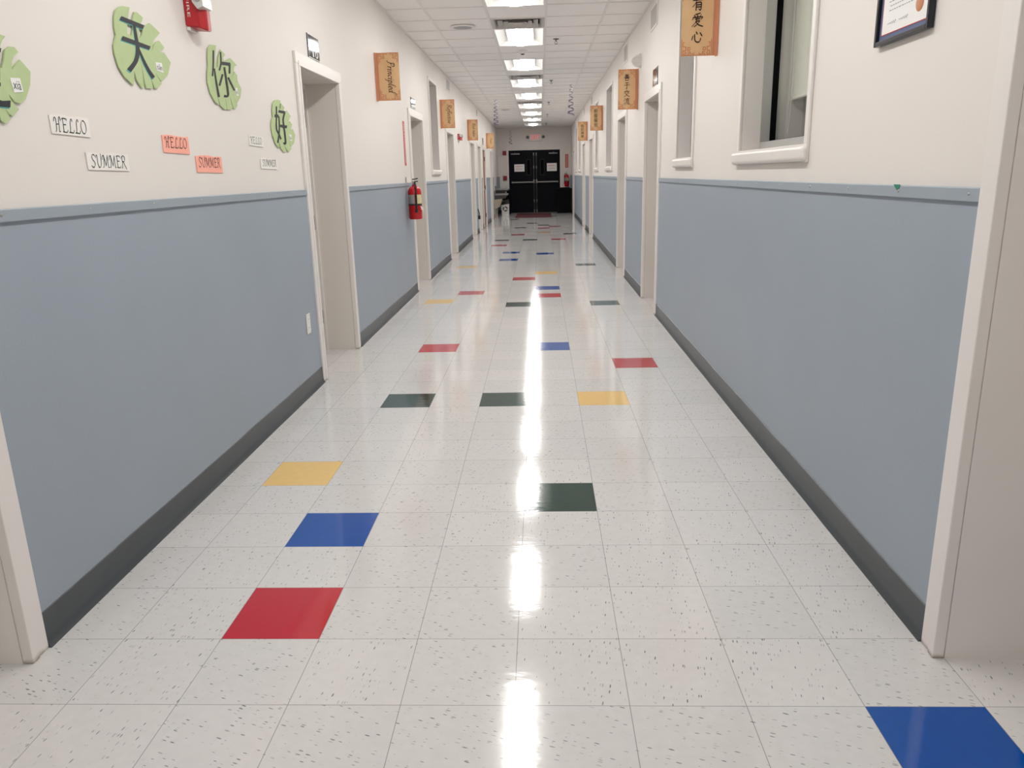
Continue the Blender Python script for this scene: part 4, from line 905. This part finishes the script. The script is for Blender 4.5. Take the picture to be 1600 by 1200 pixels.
# ------------------------------------------------------------------ paper leaves and word cards on the left wall
LEAVES = {
 'tian': {'outline': [(0.9418,1.968),(0.9686,1.9842),(0.9993,1.9933),(1.0486,1.9989),(1.0328,1.9713),(1.012,1.9348),(1.0029,1.9003),(1.0342,1.8979),(1.0481,1.9188),(1.0595,1.9569),(1.0809,1.9885),(1.0982,1.9922),(1.1435,1.9797),(1.1311,1.9653),(1.0945,1.9293),(1.0943,1.8982),(1.1154,1.9129),(1.1361,1.9448),(1.1942,1.9691),(1.2715,1.9468),(1.209,1.9103),(1.1833,1.8682),(1.2025,1.8887),(1.2275,1.9057),(1.2569,1.9141),(1.2936,1.8947),(1.2463,1.8743),(1.2434,1.8694),(1.2861,1.8745),(1.3347,1.8437),(1.2918,1.7891),(1.2264,1.7567),(1.1817,1.7868),(1.2165,1.7577),(1.2292,1.75),(1.1888,1.7286),(1.1616,1.7264),(1.1434,1.7572),(1.1476,1.7235),(1.0934,1.719),(1.0855,1.7449),(1.0786,1.8047),(1.0767,1.7469),(1.0742,1.7176),(1.0554,1.7171),(1.026,1.7413),(1.0126,1.7723),(1.0109,1.751),(0.9951,1.7181),(0.9381,1.7413),(0.9031,1.7741),(0.8889,1.818),(0.8927,1.8453),(0.9187,1.8814),(0.9153,1.9101),(0.9261,1.9465)],
  'strokes': [[(0.9595,1.9396),(1.1262,1.9364),(1.1427,1.9524),(0.9745,1.9547)],[(0.9491,1.8701),(1.1574,1.8675),(1.1706,1.8809),(0.9636,1.8856)],[(1.0537,1.9385),(1.0534,1.926),(1.0533,1.9083),(1.0531,1.8909),(1.0535,1.8772),(1.0537,1.8648),(1.0509,1.852),(1.0445,1.8386),(1.0354,1.825),(1.0228,1.8116),(1.0034,1.7976),(0.9795,1.7831),(0.9614,1.7725),(0.9856,1.7653),(1.0031,1.7765),(1.0277,1.7924),(1.0495,1.8093),(1.0634,1.8256),(1.0722,1.8411),(1.0776,1.8559),(1.0789,1.8699),(1.0769,1.8826),(1.0748,1.8958),(1.0733,1.9129),(1.0716,1.9304),(1.0702,1.9425)],[(1.0636,1.8585),(1.0691,1.849),(1.0775,1.8354),(1.087,1.8214),(1.0966,1.8086),(1.1071,1.7958),(1.1179,1.7839),(1.129,1.7741),(1.14,1.7658),(1.1477,1.7599),(1.1732,1.77),(1.1639,1.7752),(1.1514,1.7826),(1.139,1.7914),(1.1267,1.8024),(1.1146,1.8145),(1.1033,1.8267),(1.0921,1.8401),(1.0819,1.8531),(1.0747,1.8621)]],
  'tag': [(1.1956,1.8271),(1.2503,1.8297),(1.2549,1.7923),(1.1997,1.7963)]},
 'ni': {'outline': [(1.7444,1.959),(1.7789,1.9779),(1.8401,1.9856),(1.8334,1.9636),(1.8109,1.9267),(1.8099,1.8871),(1.8324,1.8871),(1.8539,1.9325),(1.8933,1.9736),(1.9435,1.9591),(1.9142,1.9407),(1.9178,1.9267),(1.9383,1.9294),(2.0093,1.9506),(2.0859,1.9278),(2.0488,1.9171),(2.0324,1.8911),(1.995,1.8509),(2.0411,1.8921),(2.0748,1.878),(2.0725,1.8565),(2.0421,1.8411),(2.071,1.8518),(2.1126,1.8178),(2.0862,1.7752),(2.0277,1.7395),(1.9864,1.7692),(2.0341,1.7324),(2.0026,1.7131),(1.9772,1.7126),(1.945,1.7684),(1.9588,1.7067),(1.8921,1.7016),(1.8843,1.754),(1.8839,1.701),(1.8519,1.7),(1.8102,1.7156),(1.7899,1.7484),(1.7985,1.7147),(1.7591,1.7215),(1.7116,1.7582),(1.6933,1.8037),(1.7028,1.8462),(1.7235,1.8791),(1.7275,1.9154)],
  'strokes': [[(1.792,1.9561),(1.788,1.9418),(1.782,1.9213),(1.7746,1.8995),(1.765,1.8772),(1.7542,1.8542),(1.7462,1.8375),(1.7612,1.8388),(1.7692,1.8556),(1.7802,1.8787),(1.7899,1.9013),(1.7974,1.9233),(1.8033,1.944),(1.8074,1.9584)],[(1.7788,1.8744),(1.7787,1.8595),(1.7791,1.8381),(1.7803,1.8152),(1.783,1.7915),(1.7865,1.7669),(1.7889,1.7489),(1.814,1.7528),(1.8097,1.7706),(1.8043,1.795),(1.7997,1.8184),(1.7967,1.8411),(1.7944,1.8622),(1.7927,1.8768)],[(1.8766,1.961),(1.8756,1.9488),(1.8739,1.9317),(1.8693,1.9147),(1.8595,1.8995),(1.8468,1.8848),(1.8372,1.8741),(1.8537,1.8747),(1.8629,1.8854),(1.8754,1.9005),(1.8853,1.9165),(1.8895,1.9341),(1.8907,1.9514),(1.8912,1.9635)],[(1.8671,1.9032),(1.9846,1.9123),(1.9947,1.9276),(1.8767,1.918)],[(1.9749,1.9196),(1.96,1.8736),(1.9785,1.8757),(1.9969,1.9223)],[(1.8998,1.8948),(1.9014,1.8814),(1.9038,1.8619),(1.9058,1.8404),(1.9079,1.8172),(1.9095,1.7926),(1.9082,1.7737),(1.9037,1.7669),(1.9034,1.7677),(1.8978,1.7673),(1.8913,1.7667),(1.8834,1.7674),(1.8763,1.768),(1.8621,1.7577),(1.87,1.7572),(1.8826,1.7566),(1.8957,1.7577),(1.9091,1.7595),(1.9262,1.7656),(1.9332,1.7763),(1.934,1.7961),(1.9317,1.8209),(1.929,1.8442),(1.9263,1.8658),(1.9233,1.8853),(1.9211,1.8987)],[(1.8702,1.8611),(1.8141,1.8033),(1.8332,1.8032),(1.8898,1.8614)],[(1.9348,1.8513),(2.0024,1.7979),(2.0188,1.8022),(1.9554,1.857)]],
  'tag': [(2.028,1.8154),(2.0551,1.8151),(2.0612,1.779),(2.0334,1.778)]},
 'hao': {'outline': [(2.5869,1.787),(2.63,1.8066),(2.6846,1.8158),(2.732,1.814),(2.7094,1.7884),(2.6879,1.7659),(2.7176,1.7682),(2.7372,1.7996),(2.7922,1.78),(2.771,1.7663),(2.8029,1.7566),(2.836,1.7651),(2.9001,1.7389),(2.8621,1.7178),(2.8456,1.6982),(2.8794,1.7065),(2.9119,1.6929),(2.8961,1.6764),(2.8706,1.6625),(2.919,1.6651),(2.9561,1.629),(2.9133,1.5797),(2.8481,1.5585),(2.8055,1.5881),(2.8542,1.5446),(2.7908,1.5256),(2.7463,1.5459),(2.7137,1.5693),(2.7506,1.5276),(2.6946,1.5246),(2.6563,1.5432),(2.6288,1.5782),(2.6217,1.5406),(2.5676,1.5641),(2.5311,1.6095),(2.5191,1.6582),(2.5339,1.6908),(2.5674,1.7103),(2.5654,1.7478)],
  'strokes': [[(2.6314,1.7746),(2.6264,1.7599),(2.6195,1.7388),(2.6121,1.7162),(2.6031,1.6937),(2.5938,1.6702),(2.5904,1.6499),(2.5977,1.6371),(2.6112,1.6288),(2.6238,1.6209),(2.6343,1.6107),(2.6446,1.6002),(2.6519,1.5925),(2.6785,1.5967),(2.6705,1.6043),(2.6594,1.6148),(2.6476,1.6254),(2.6336,1.6337),(2.6205,1.641),(2.6134,1.6521),(2.6161,1.6715),(2.6248,1.6949),(2.6332,1.7176),(2.64,1.7403),(2.6463,1.7615),(2.6507,1.7762)],[(2.5874,1.7124),(2.6518,1.7144),(2.6633,1.7313),(2.5986,1.7291)],[(2.6612,1.7224),(2.6585,1.7101),(2.6547,1.6925),(2.6499,1.6743),(2.6448,1.6586),(2.6387,1.6429),(2.63,1.6262),(2.6162,1.607),(2.5999,1.5872),(2.5877,1.5728),(2.6138,1.5725),(2.6249,1.587),(2.6402,1.6071),(2.653,1.6266),(2.6607,1.6438),(2.6656,1.6598),(2.6695,1.6756),(2.6731,1.6939),(2.6755,1.7114),(2.6769,1.7237)],[(2.6646,1.7441),(2.7821,1.7452),(2.7962,1.7598),(2.678,1.7584)],[(2.7716,1.7523),(2.7587,1.7414),(2.7409,1.7257),(2.7274,1.7093),(2.7242,1.695),(2.7261,1.6811),(2.7284,1.6664),(2.7299,1.6509),(2.7317,1.6347),(2.7325,1.6182),(2.7326,1.6007),(2.7316,1.5833),(2.7279,1.5723),(2.7371,1.5742),(2.7285,1.577),(2.7184,1.5802),(2.6948,1.573),(2.7058,1.5697),(2.7254,1.5652),(2.7562,1.5713),(2.7612,1.5848),(2.7619,1.6027),(2.7615,1.6205),(2.7604,1.6372),(2.7582,1.6535),(2.7564,1.6691),(2.7538,1.6839),(2.7517,1.6974),(2.7542,1.7105),(2.7667,1.7258),(2.7839,1.7411),(2.7965,1.7519)],[(2.6688,1.6637),(2.7917,1.6629),(2.8056,1.6788),(2.6805,1.6773)]],
  'tag': [(2.8222,1.6321),(2.8732,1.6283),(2.8777,1.5924),(2.8313,1.5953)]},
 'xia': {'outline': [(0.1456,1.7495),(0.1686,1.7724),(0.2064,1.7874),(0.2363,1.7836),(0.2231,1.7506),(0.2107,1.7201),(0.2363,1.7237),(0.2415,1.7534),(0.2632,1.7791),(0.2881,1.7775),(0.2716,1.7648),(0.258,1.7492),(0.2372,1.6901),(0.247,1.6868),(0.26,1.7066),(0.2773,1.7408),(0.299,1.7519),(0.3202,1.7539),(0.3345,1.7416),(0.3112,1.7295),(0.2958,1.709),(0.2914,1.6877),(0.3066,1.7011),(0.3355,1.7212),(0.3766,1.6932),(0.3628,1.6533),(0.3307,1.6118),(0.3007,1.5961),(0.277,1.6),(0.2545,1.619),(0.2623,1.6011),(0.2902,1.5799),(0.2572,1.5582),(0.2404,1.5645),(0.2295,1.5776),(0.2431,1.5483),(0.2171,1.5351),(0.2014,1.5433),(0.1993,1.5729),(0.192,1.5359),(0.1649,1.5274),(0.1448,1.5531),(0.1425,1.5686),(0.1449,1.542),(0.1206,1.5625),(0.1034,1.6047),(0.1063,1.6481),(0.1327,1.6942),(0.1291,1.7151)],
  'strokes': [[(0.1601,1.7249),(0.2509,1.7291),(0.2572,1.7411),(0.1659,1.7364)],[(0.1649,1.7028),(0.149,1.6485),(0.1629,1.6501),(0.1789,1.7047)],[(0.1684,1.6946),(0.2272,1.6996),(0.2116,1.651),(0.2263,1.6526),(0.2407,1.7067),(0.1726,1.7038)],[(0.1621,1.6725),(0.2252,1.6757),(0.229,1.6839),(0.1657,1.6805)],[(0.1541,1.6453),(0.2171,1.6477),(0.2209,1.6559),(0.1578,1.6533)],[(0.2064,1.7274),(0.1896,1.7053),(0.2023,1.7042),(0.2193,1.7265)],[(0.1611,1.6435),(0.1143,1.5996),(0.1275,1.5955),(0.1735,1.64)],[(0.2092,1.6421),(0.1628,1.6008),(0.1029,1.5749),(0.1097,1.5653),(0.1732,1.5939),(0.2219,1.6382)],[(0.1485,1.6196),(0.1704,1.5908),(0.2099,1.5811),(0.2489,1.5818),(0.2554,1.6009),(0.2199,1.5968),(0.1857,1.6012),(0.1615,1.6259)],[(0.1603,1.6294),(0.2232,1.6359),(0.2263,1.6464),(0.1633,1.6396)]],
  'tag': [(0.2729,1.6647),(0.3184,1.6686),(0.3238,1.6302),(0.2807,1.6249)]},
}

def paper_leaf(key, ch, pin, label):
    D = LEAVES[key]; P = side('L'); cy = sum(p[0] for p in D['outline'])/len(D['outline']); cz = sum(p[1] for p in D['outline'])/len(D['outline'])
    o = thing('paper_leaf', label, 'paper leaf', P(cy, cz, 0), 'green paper leaves with characters')
    m = MB(); m.prism([P(y, z, 0.003) for y, z in D['outline']], (0.005, 0, 0)); m.build('leaf_cutout', M['green'], o)
    if key in ('tian', 'xia'):
        b = MB()
        for i, s in enumerate(D['strokes']):
            my = sum(p[0] for p in s)/len(s); mz = sum(p[1] for p in s)/len(s)
            b.poly([P(my+(y-my)*1.03-0.005, mz+(z-mz)*1.03-0.004, 0.0084+i*0.00005) for y, z in s])
        b.build('character_backing', M['teal'], o)
    c = MB()
    for i, s in enumerate(D['strokes']):
        n = len(s)//2; a, b2 = s[:n], s[n:][::-1]
        for k in range(n-1): c.prism([P(*a[k], 0.0090+i*0.00006), P(*a[k+1], 0.0090+i*0.00006), P(*b2[k+1], 0.0090+i*0.00006), P(*b2[k], 0.0090+i*0.00006)], (0.001, 0, 0))
    c.build('character', M['ink'], o)
    t = D['tag']; tg = MB(); tg.prism([P(y, z, 0.0084) for y, z in t], (0.0008, 0, 0)); to = tg.build('pinyin_tag', M['paper'], o)
    ty, tz = sum(p[0] for p in t)/4, sum(p[1] for p in t)/4; wd = abs((t[1][0]+t[2][0])-(t[0][0]+t[3][0]))/2; hh = abs((t[0][1]+t[1][1])-(t[2][1]+t[3][1]))/2
    x = MB(); put_text(x, pin, P(ty, tz, 0.0096), (0, 1, 0), (0, 0, 1), wd*0.80, hh*0.62); x.build('lettering', M['ink'], to)
paper_leaf('xia', '夏', 'xià', 'green paper leaf with pinyin tag cut off at the left edge')
paper_leaf('tian', '天', 'tiān', 'large green paper leaf with black character left of the red alarm')
paper_leaf('ni', '你', 'nǐ', 'green paper leaf with black character below the red alarm')
paper_leaf('hao', '好', 'hǎo', 'smallest green paper leaf with black character beside the left doorway')
def word_card(s, y0, y1, z0, z1, mt, ik, label, lift, cols, zr=0.0):
    """small cut card, slightly irregular, with swash capitals"""
    P = side('L'); o = thing('word_card', label, 'card', P((y0+y1)/2, z0, 0), 'hello and summer word cards')
    m = MB(); j = lambda a: random.uniform(-a, a)
    n = 6; top = [(y0+(y1-y0)*i/n+j(0.002), z1+j(0.003)) for i in range(n+1)]
    m.prism([P(y, z, 0.001) for y, z in [(y0, z0), (y1, z0-0.003)] + top[::-1]], (0.003, 0, 0)); m.build('card', mt, o)
    t = MB(); Lw = (y1-y0)*0.86; k = Lw; h = (z1-z0)*cols
    word(t, s, lambda x, y: P(y0+(y1-y0)*0.07+x*Lw, z0+(z1-z0)*lift+y*h-x*zr, 0.0045), 0.085, 0.04, fit=1.0, thin=0.4)
    t.build('lettering', ik, o)
word_card('HELLO', 0.440, 0.655, 1.520, 1.578, M['card'], M['greenink'], 'white HELLO card with green letters below the leaf at left edge', 0.12, 0.76)
word_card('SUMMER', 0.610, 0.882, 1.410, 1.466, M['card'], M['greenink'], 'larger white SUMMER card left of the orange cards', 0.16, 0.76)
word_card('HELLO', 1.175, 1.418, 1.482, 1.551, M['orange'], M['dkink'], 'orange HELLO card with black letters on left wall', 0.30, 0.62)
word_card('SUMMER', 1.471, 1.757, 1.404, 1.476, M['orange'], M['dkink'], 'orange SUMMER card with black letters on left wall', 0.32, 0.60)
word_card('HELLO', 2.157, 2.366, 1.543, 1.595, M['card'], M['greenink'], 'small white HELLO card left of the smallest leaf', 0.2, 0.7)
word_card('SUMMER', 2.298, 2.574, 1.425, 1.480, M['card'], M['greenink'], 'small white SUMMER card beneath the smallest leaf', 0.26, 0.66)

# ------------------------------------------------------------------ framed certificate, outlet, scraps
def certificate():
    P = side('R'); y0, y1, z0, z1 = 0.358, 0.726, 1.733, 2.02
    o = thing('certificate_frame', 'dark navy framed certificate with round gold seal on right wall', 'picture frame', P((y0+y1)/2, z0, 0))
    f = MB(); wv = 0.014
    for a, b in ring(y0, y1, z0, z1, wv): wbox(f, 'R', a[0], b[0], a[1], b[1], 0.001, 0.02, 0.002)
    f.build('frame', M['navy'], o)
    m = MB(); wbox(m, 'R', y0+0.01, y1-0.01, z0+0.01, z1-0.01, 0.002, 0.008); m.build('mount', M['mount'], o)
    s = MB(); a = 0.032; wbox(s, 'R', y0+a, y1-a, z0+a, z1-a, 0.008, 0.009); sh = s.build('sheet', M['paper'], o)
    b = MB(); c0 = 0.0295
    for p, q in ring(y0+c0, y1-c0, z0+c0, z1-c0, 0.0025): wbox(b, 'R', p[0], q[0], p[1], q[1], 0.0085, 0.0092)
    b.build('border', M['redink'], o)
    t = MB()
    for i, (wl, z) in enumerate(((0.16, 1.87), (0.19, 1.855), (0.17, 1.842), (0.18, 1.829))):
        y = 0.56+wl/2
        while y > 0.56-wl/2:
            l_ = random.uniform(0.008, 0.02); t.poly([P(y, z, 0.0094), P(y-l_, z, 0.0094), P(y-l_, z+0.0028, 0.0094), P(y, z+0.0028, 0.0094)]); y -= l_+0.004
    for yc in (0.625, 0.545):
        pts = [P(yc-0.03+0.06*i/14, 1.793+0.006*math.sin(i*2.1)*(1-i/20), 0.0095) for i in range(15)]
        t.tube(pts, 0.0006, 4)
    t.build('writing', mat('grey_writing', (0.34, 0.34, 0.36), 0.7), sh)
    q = MB(); q.lathe(P(0.442, 1.815, 0.009), (-1, 0, 0), [(0.024, 0), (0.024, 0.001), (0.021, 0.0022)], 26); q.build('seal', M['gold'], sh)
certificate()
def outlet():
    P = side('L'); o = thing('wall_outlet', 'white electrical outlet low on the blue left wall', 'outlet', P(2.86, 0.45, 0))
    m = MB(); wbox(m, 'L', 2.822, 2.900, 0.388, 0.518, 0.006, 0.011, 0.002); m.build('cover_plate', M['white'], o)
    for z in (0.425, 0.481):
        s = MB(); wbox(s, 'L', 2.846, 2.876, z-0.016, z+0.016, 0.010, 0.0125, 0.003); so = s.build('socket', M['paper'], o)
        h = MB()
        for y in (2.856, 2.866): wbox(h, 'L', y-0.001, y+0.001, z-0.002, z+0.007, 0.0124, 0.0128)
        h.build('slot', M['black'], so)
outlet()
def scrap():
    P = side('R'); m = MB(); m.prism([P(0.43, 1.302, 0.0165), P(0.475, 1.302, 0.0165), P(0.468, 1.296, 0.0165), P(0.452, 1.286, 0.0165), P(0.436, 1.290, 0.0165)], (-0.001, 0, 0))
    o = m.build('paper_scrap', mat('green_scrap', (0.02, 0.22, 0.12), 0.7), None, P(0.45, 1.295, 0.0165)); tag(o, 'tiny green paper scrap stuck on the right chair rail', 'paper scrap')
scrap()
def adapter():
    P = side('L'); o = thing('power_adapter', 'small black plug and lead low on far left blue wall', 'plug', P(17.15, 0.36, 0))
    m = MB(); wbox(m, 'L', 17.08, 17.2, 0.33, 0.42, 0.006, 0.06, 0.01); m.build('plug_body', M['black'], o)
    m = MB(); m.tube([P(17.14, 0.41, 0.03), P(17.13, 0.47, 0.035), P(17.12, 0.54, 0.02), P(17.1, 0.58, 0.008)], 0.012, 8); m.build('lead', M['black'], o)
adapter()
def blind():
    P = side('R'); y0, y1 = 1.40, 2.465
    o = thing('roller_blind', 'pale roller blind hanging half down behind the large right window', 'blind', P(1.93, 2.66, -0.25))
    m = MB(); wbox(m, 'R', y0, y1, 1.725, 2.66, -0.248, -0.250); m.build('cloth', M['board'], o)
    m = MB(); m.tube([P(y0, 1.72, -0.249), P(y1, 1.72, -0.249)], 0.008, 8); m.build('bottom_bar', M['board'], o)
    m = MB(); m.lathe(P(y0, 2.67, -0.27), (0, 1, 0), [(0.022, 0), (0.022, y1-y0)], 14); m.build('roller', M['alu'], o)
    m = MB(); m.tube([P(2.41, 2.6, -0.225), P(2.40, 1.9, -0.222), P(2.395, 1.58, -0.22), P(2.38, 1.54, -0.22), P(2.36, 1.58, -0.22), P(2.35, 1.9, -0.222)], 0.0025, 6); m.build('cord', M['white'], o)
blind()

# ------------------------------------------------------------------ far end: fountain, bins, mat
def fountain():
    o = thing('drinking_fountain', 'two-level steel drinking fountain on left wall near the end', 'drinking fountain', (XL, 24.7, 0))
    for y0, y1, zt, nm in ((24.20, 24.66, 0.765, 'low'), (24.72, 25.18, 0.915, 'high')):
        b = MB(); x1 = XL+0.46
        b.box((XL+0.001, y0, zt-0.06), (x1, y1, zt), 0.02); bo = b.build('basin', M['dullalu'], o)
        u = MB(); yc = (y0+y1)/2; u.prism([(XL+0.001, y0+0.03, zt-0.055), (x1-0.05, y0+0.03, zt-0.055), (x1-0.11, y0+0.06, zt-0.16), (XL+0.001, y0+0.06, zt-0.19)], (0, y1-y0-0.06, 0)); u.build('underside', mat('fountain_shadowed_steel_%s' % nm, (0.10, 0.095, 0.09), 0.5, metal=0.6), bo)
        s = MB(); s.tube([(x1-0.07, yc, zt-0.005), (x1-0.07, yc, zt+0.035), (x1-0.10, yc, zt+0.05)], 0.012, 8); s.build('bubbler', M['steel'], bo)
        p = MB(); p.box((x1-0.004, yc-0.06, zt-0.05), (x1+0.008, yc+0.06, zt-0.02), 0.004); p.build('push_bar', M['black'], bo)
        k = MB(); k.box((XL+0.001, y0, zt), (XL+0.03, y1, zt+0.09), 0.008); k.build('splash_back', M['dullalu'], bo)
    a = MB(); a.prism([(XL+0.001, 24.26, 0.60), (XL+0.26, 24.26, 0.60), (XL+0.17, 24.26, 0.34), (XL+0.001, 24.26, 0.26)], (0, 0.34, 0)); a.build('apron', M['cream'], o)
    c = MB(); c.prism([(XL+0.001, 24.78, 0.75), (XL+0.26, 24.78, 0.75), (XL+0.18, 24.78, 0.45), (XL+0.001, 24.78, 0.36)], (0, 0.36, 0)); c.build('apron', M['cream'], o)
    d = MB(); d.tube([(XL+0.06, 24.43, 0.34), (XL+0.06, 24.43, 0.002)], 0.028, 10); d.build('drain_pipe', M['cream'], o)
fountain()
def recycle_bin():
    x0, x1, y0, y1 = -1.275, -1.005, 25.24, 25.56
    o = thing('recycling_bin', 'small white recycling bin with dark lid beneath the drinking fountain', 'bin', ((x0+x1)/2, (y0+y1)/2, 0))
    m = MB(); m.add([(x0+0.015, y0+0.015, 0.0), (x1-0.015, y0+0.015, 0.0), (x1-0.015, y1-0.015, 0.0), (x0+0.015, y1-0.015, 0.0), (x0, y0, 0.37), (x1, y0, 0.40), (x1, y1, 0.42), (x0, y1, 0.38)],
        [[0,3,2,1],[4,5,6,7],[0,1,5,4],[1,2,6,5],[2,3,7,6],[3,0,4,7]]); m.build('body', M['white'], o)
    l = MB(); l.add([(x0-0.008, y0-0.008, 0.36), (x1+0.008, y0-0.008, 0.395), (x1+0.008, y1+0.008, 0.40), (x0-0.008, y1+0.008, 0.37), (x0+0.03, y0+0.04, 0.47), (x1-0.02, y0+0.04, 0.52), (x1-0.02, y1-0.04, 0.54), (x0+0.03, y1-0.04, 0.49)],
        [[0,3,2,1],[4,5,6,7],[0,1,5,4],[1,2,6,5],[2,3,7,6],[3,0,4,7]]); l.build('lid', M['black'], o)
    s = MB(); cx, cz = (x0+x1)/2, 0.225; y = y0-0.001
    F = lambda a, r: (cx+r*math.cos(a), y+0.012*(0.37-cz)/0.37 if 0 else y, cz+r*math.sin(a))
    for k in range(3):
        a0 = math.radians(100-120*k)
        n = 6; ro, ri = 0.085, 0.052
        for i in range(n):
            b0, b1 = a0-math.radians(70)*i/n, a0-math.radians(70)*(i+1)/n
            s.poly([F(b0, ri), F(b0, ro), F(b1, ro), F(b1, ri)])
        b1 = a0-math.radians(70); s.poly([F(b1, ri-0.02), F(b1, ro+0.02), F(b1-math.radians(34), (ri+ro)/2)])
    s.build('recycling_mark', M['black'], o)
recycle_bin()
def tall_bin(x0, x1, y0, y1, h, label):
    o = thing('trash_bin', label, 'bin', ((x0+x1)/2, (y0+y1)/2, 0), 'black trash bins by the far doors')
    t = 0.03; m = MB(); m.add([(x0+t, y0+t, 0), (x1-t, y0+t, 0), (x1-t, y1-t, 0), (x0+t, y1-t, 0), (x0+0.01, y0+0.01, h-0.06), (x1-0.01, y0+0.01, h-0.06), (x1-0.01, y1-0.01, h-0.06), (x0+0.01, y1-0.01, h-0.06)],
        [[0,3,2,1],[4,5,6,7],[0,1,5,4],[1,2,6,5],[2,3,7,6],[3,0,4,7]]); m.build('body', M['blackbin'], o)
    r = MB(); r.box((x0, y0, h-0.07), (x1, y1, h-0.035), 0.01); r.build('rim', M['blackbin'], o)
    l = MB(); l.add([(x0+0.01, y0+0.01, h-0.035), (x1-0.01, y0+0.01, h-0.035), (x1-0.01, y1-0.01, h-0.035), (x0+0.01, y1-0.01, h-0.035), (x0+0.09, y0+0.09, h), (x1-0.09, y0+0.09, h), (x1-0.09, y1-0.09, h), (x0+0.09, y1-0.09, h)],
        [[4,5,6,7],[0,1,5,4],[1,2,6,5],[2,3,7,6],[3,0,4,7]]); l.build('lid', M['blackbin'], o)
tall_bin(0.645, 1.195, 26.1, 26.6, 0.88, 'large black trash bin on the floor right of the far doors')
tall_bin(-1.30, -0.95, 26.35, 26.75, 0.87, 'black trash bin left of the far doors behind the drinking fountain')
def door_mat():
    m = MB(); m.box((-0.76, 23.5, 0.0), (0.44, 26.4, 0.012), 0.004)
    o = m.build('floor_mat', M['mat'], None, (-0.15, 25.2, 0)); tag(o, 'dark red floor mat lying before the black double doors', 'mat')
door_mat()
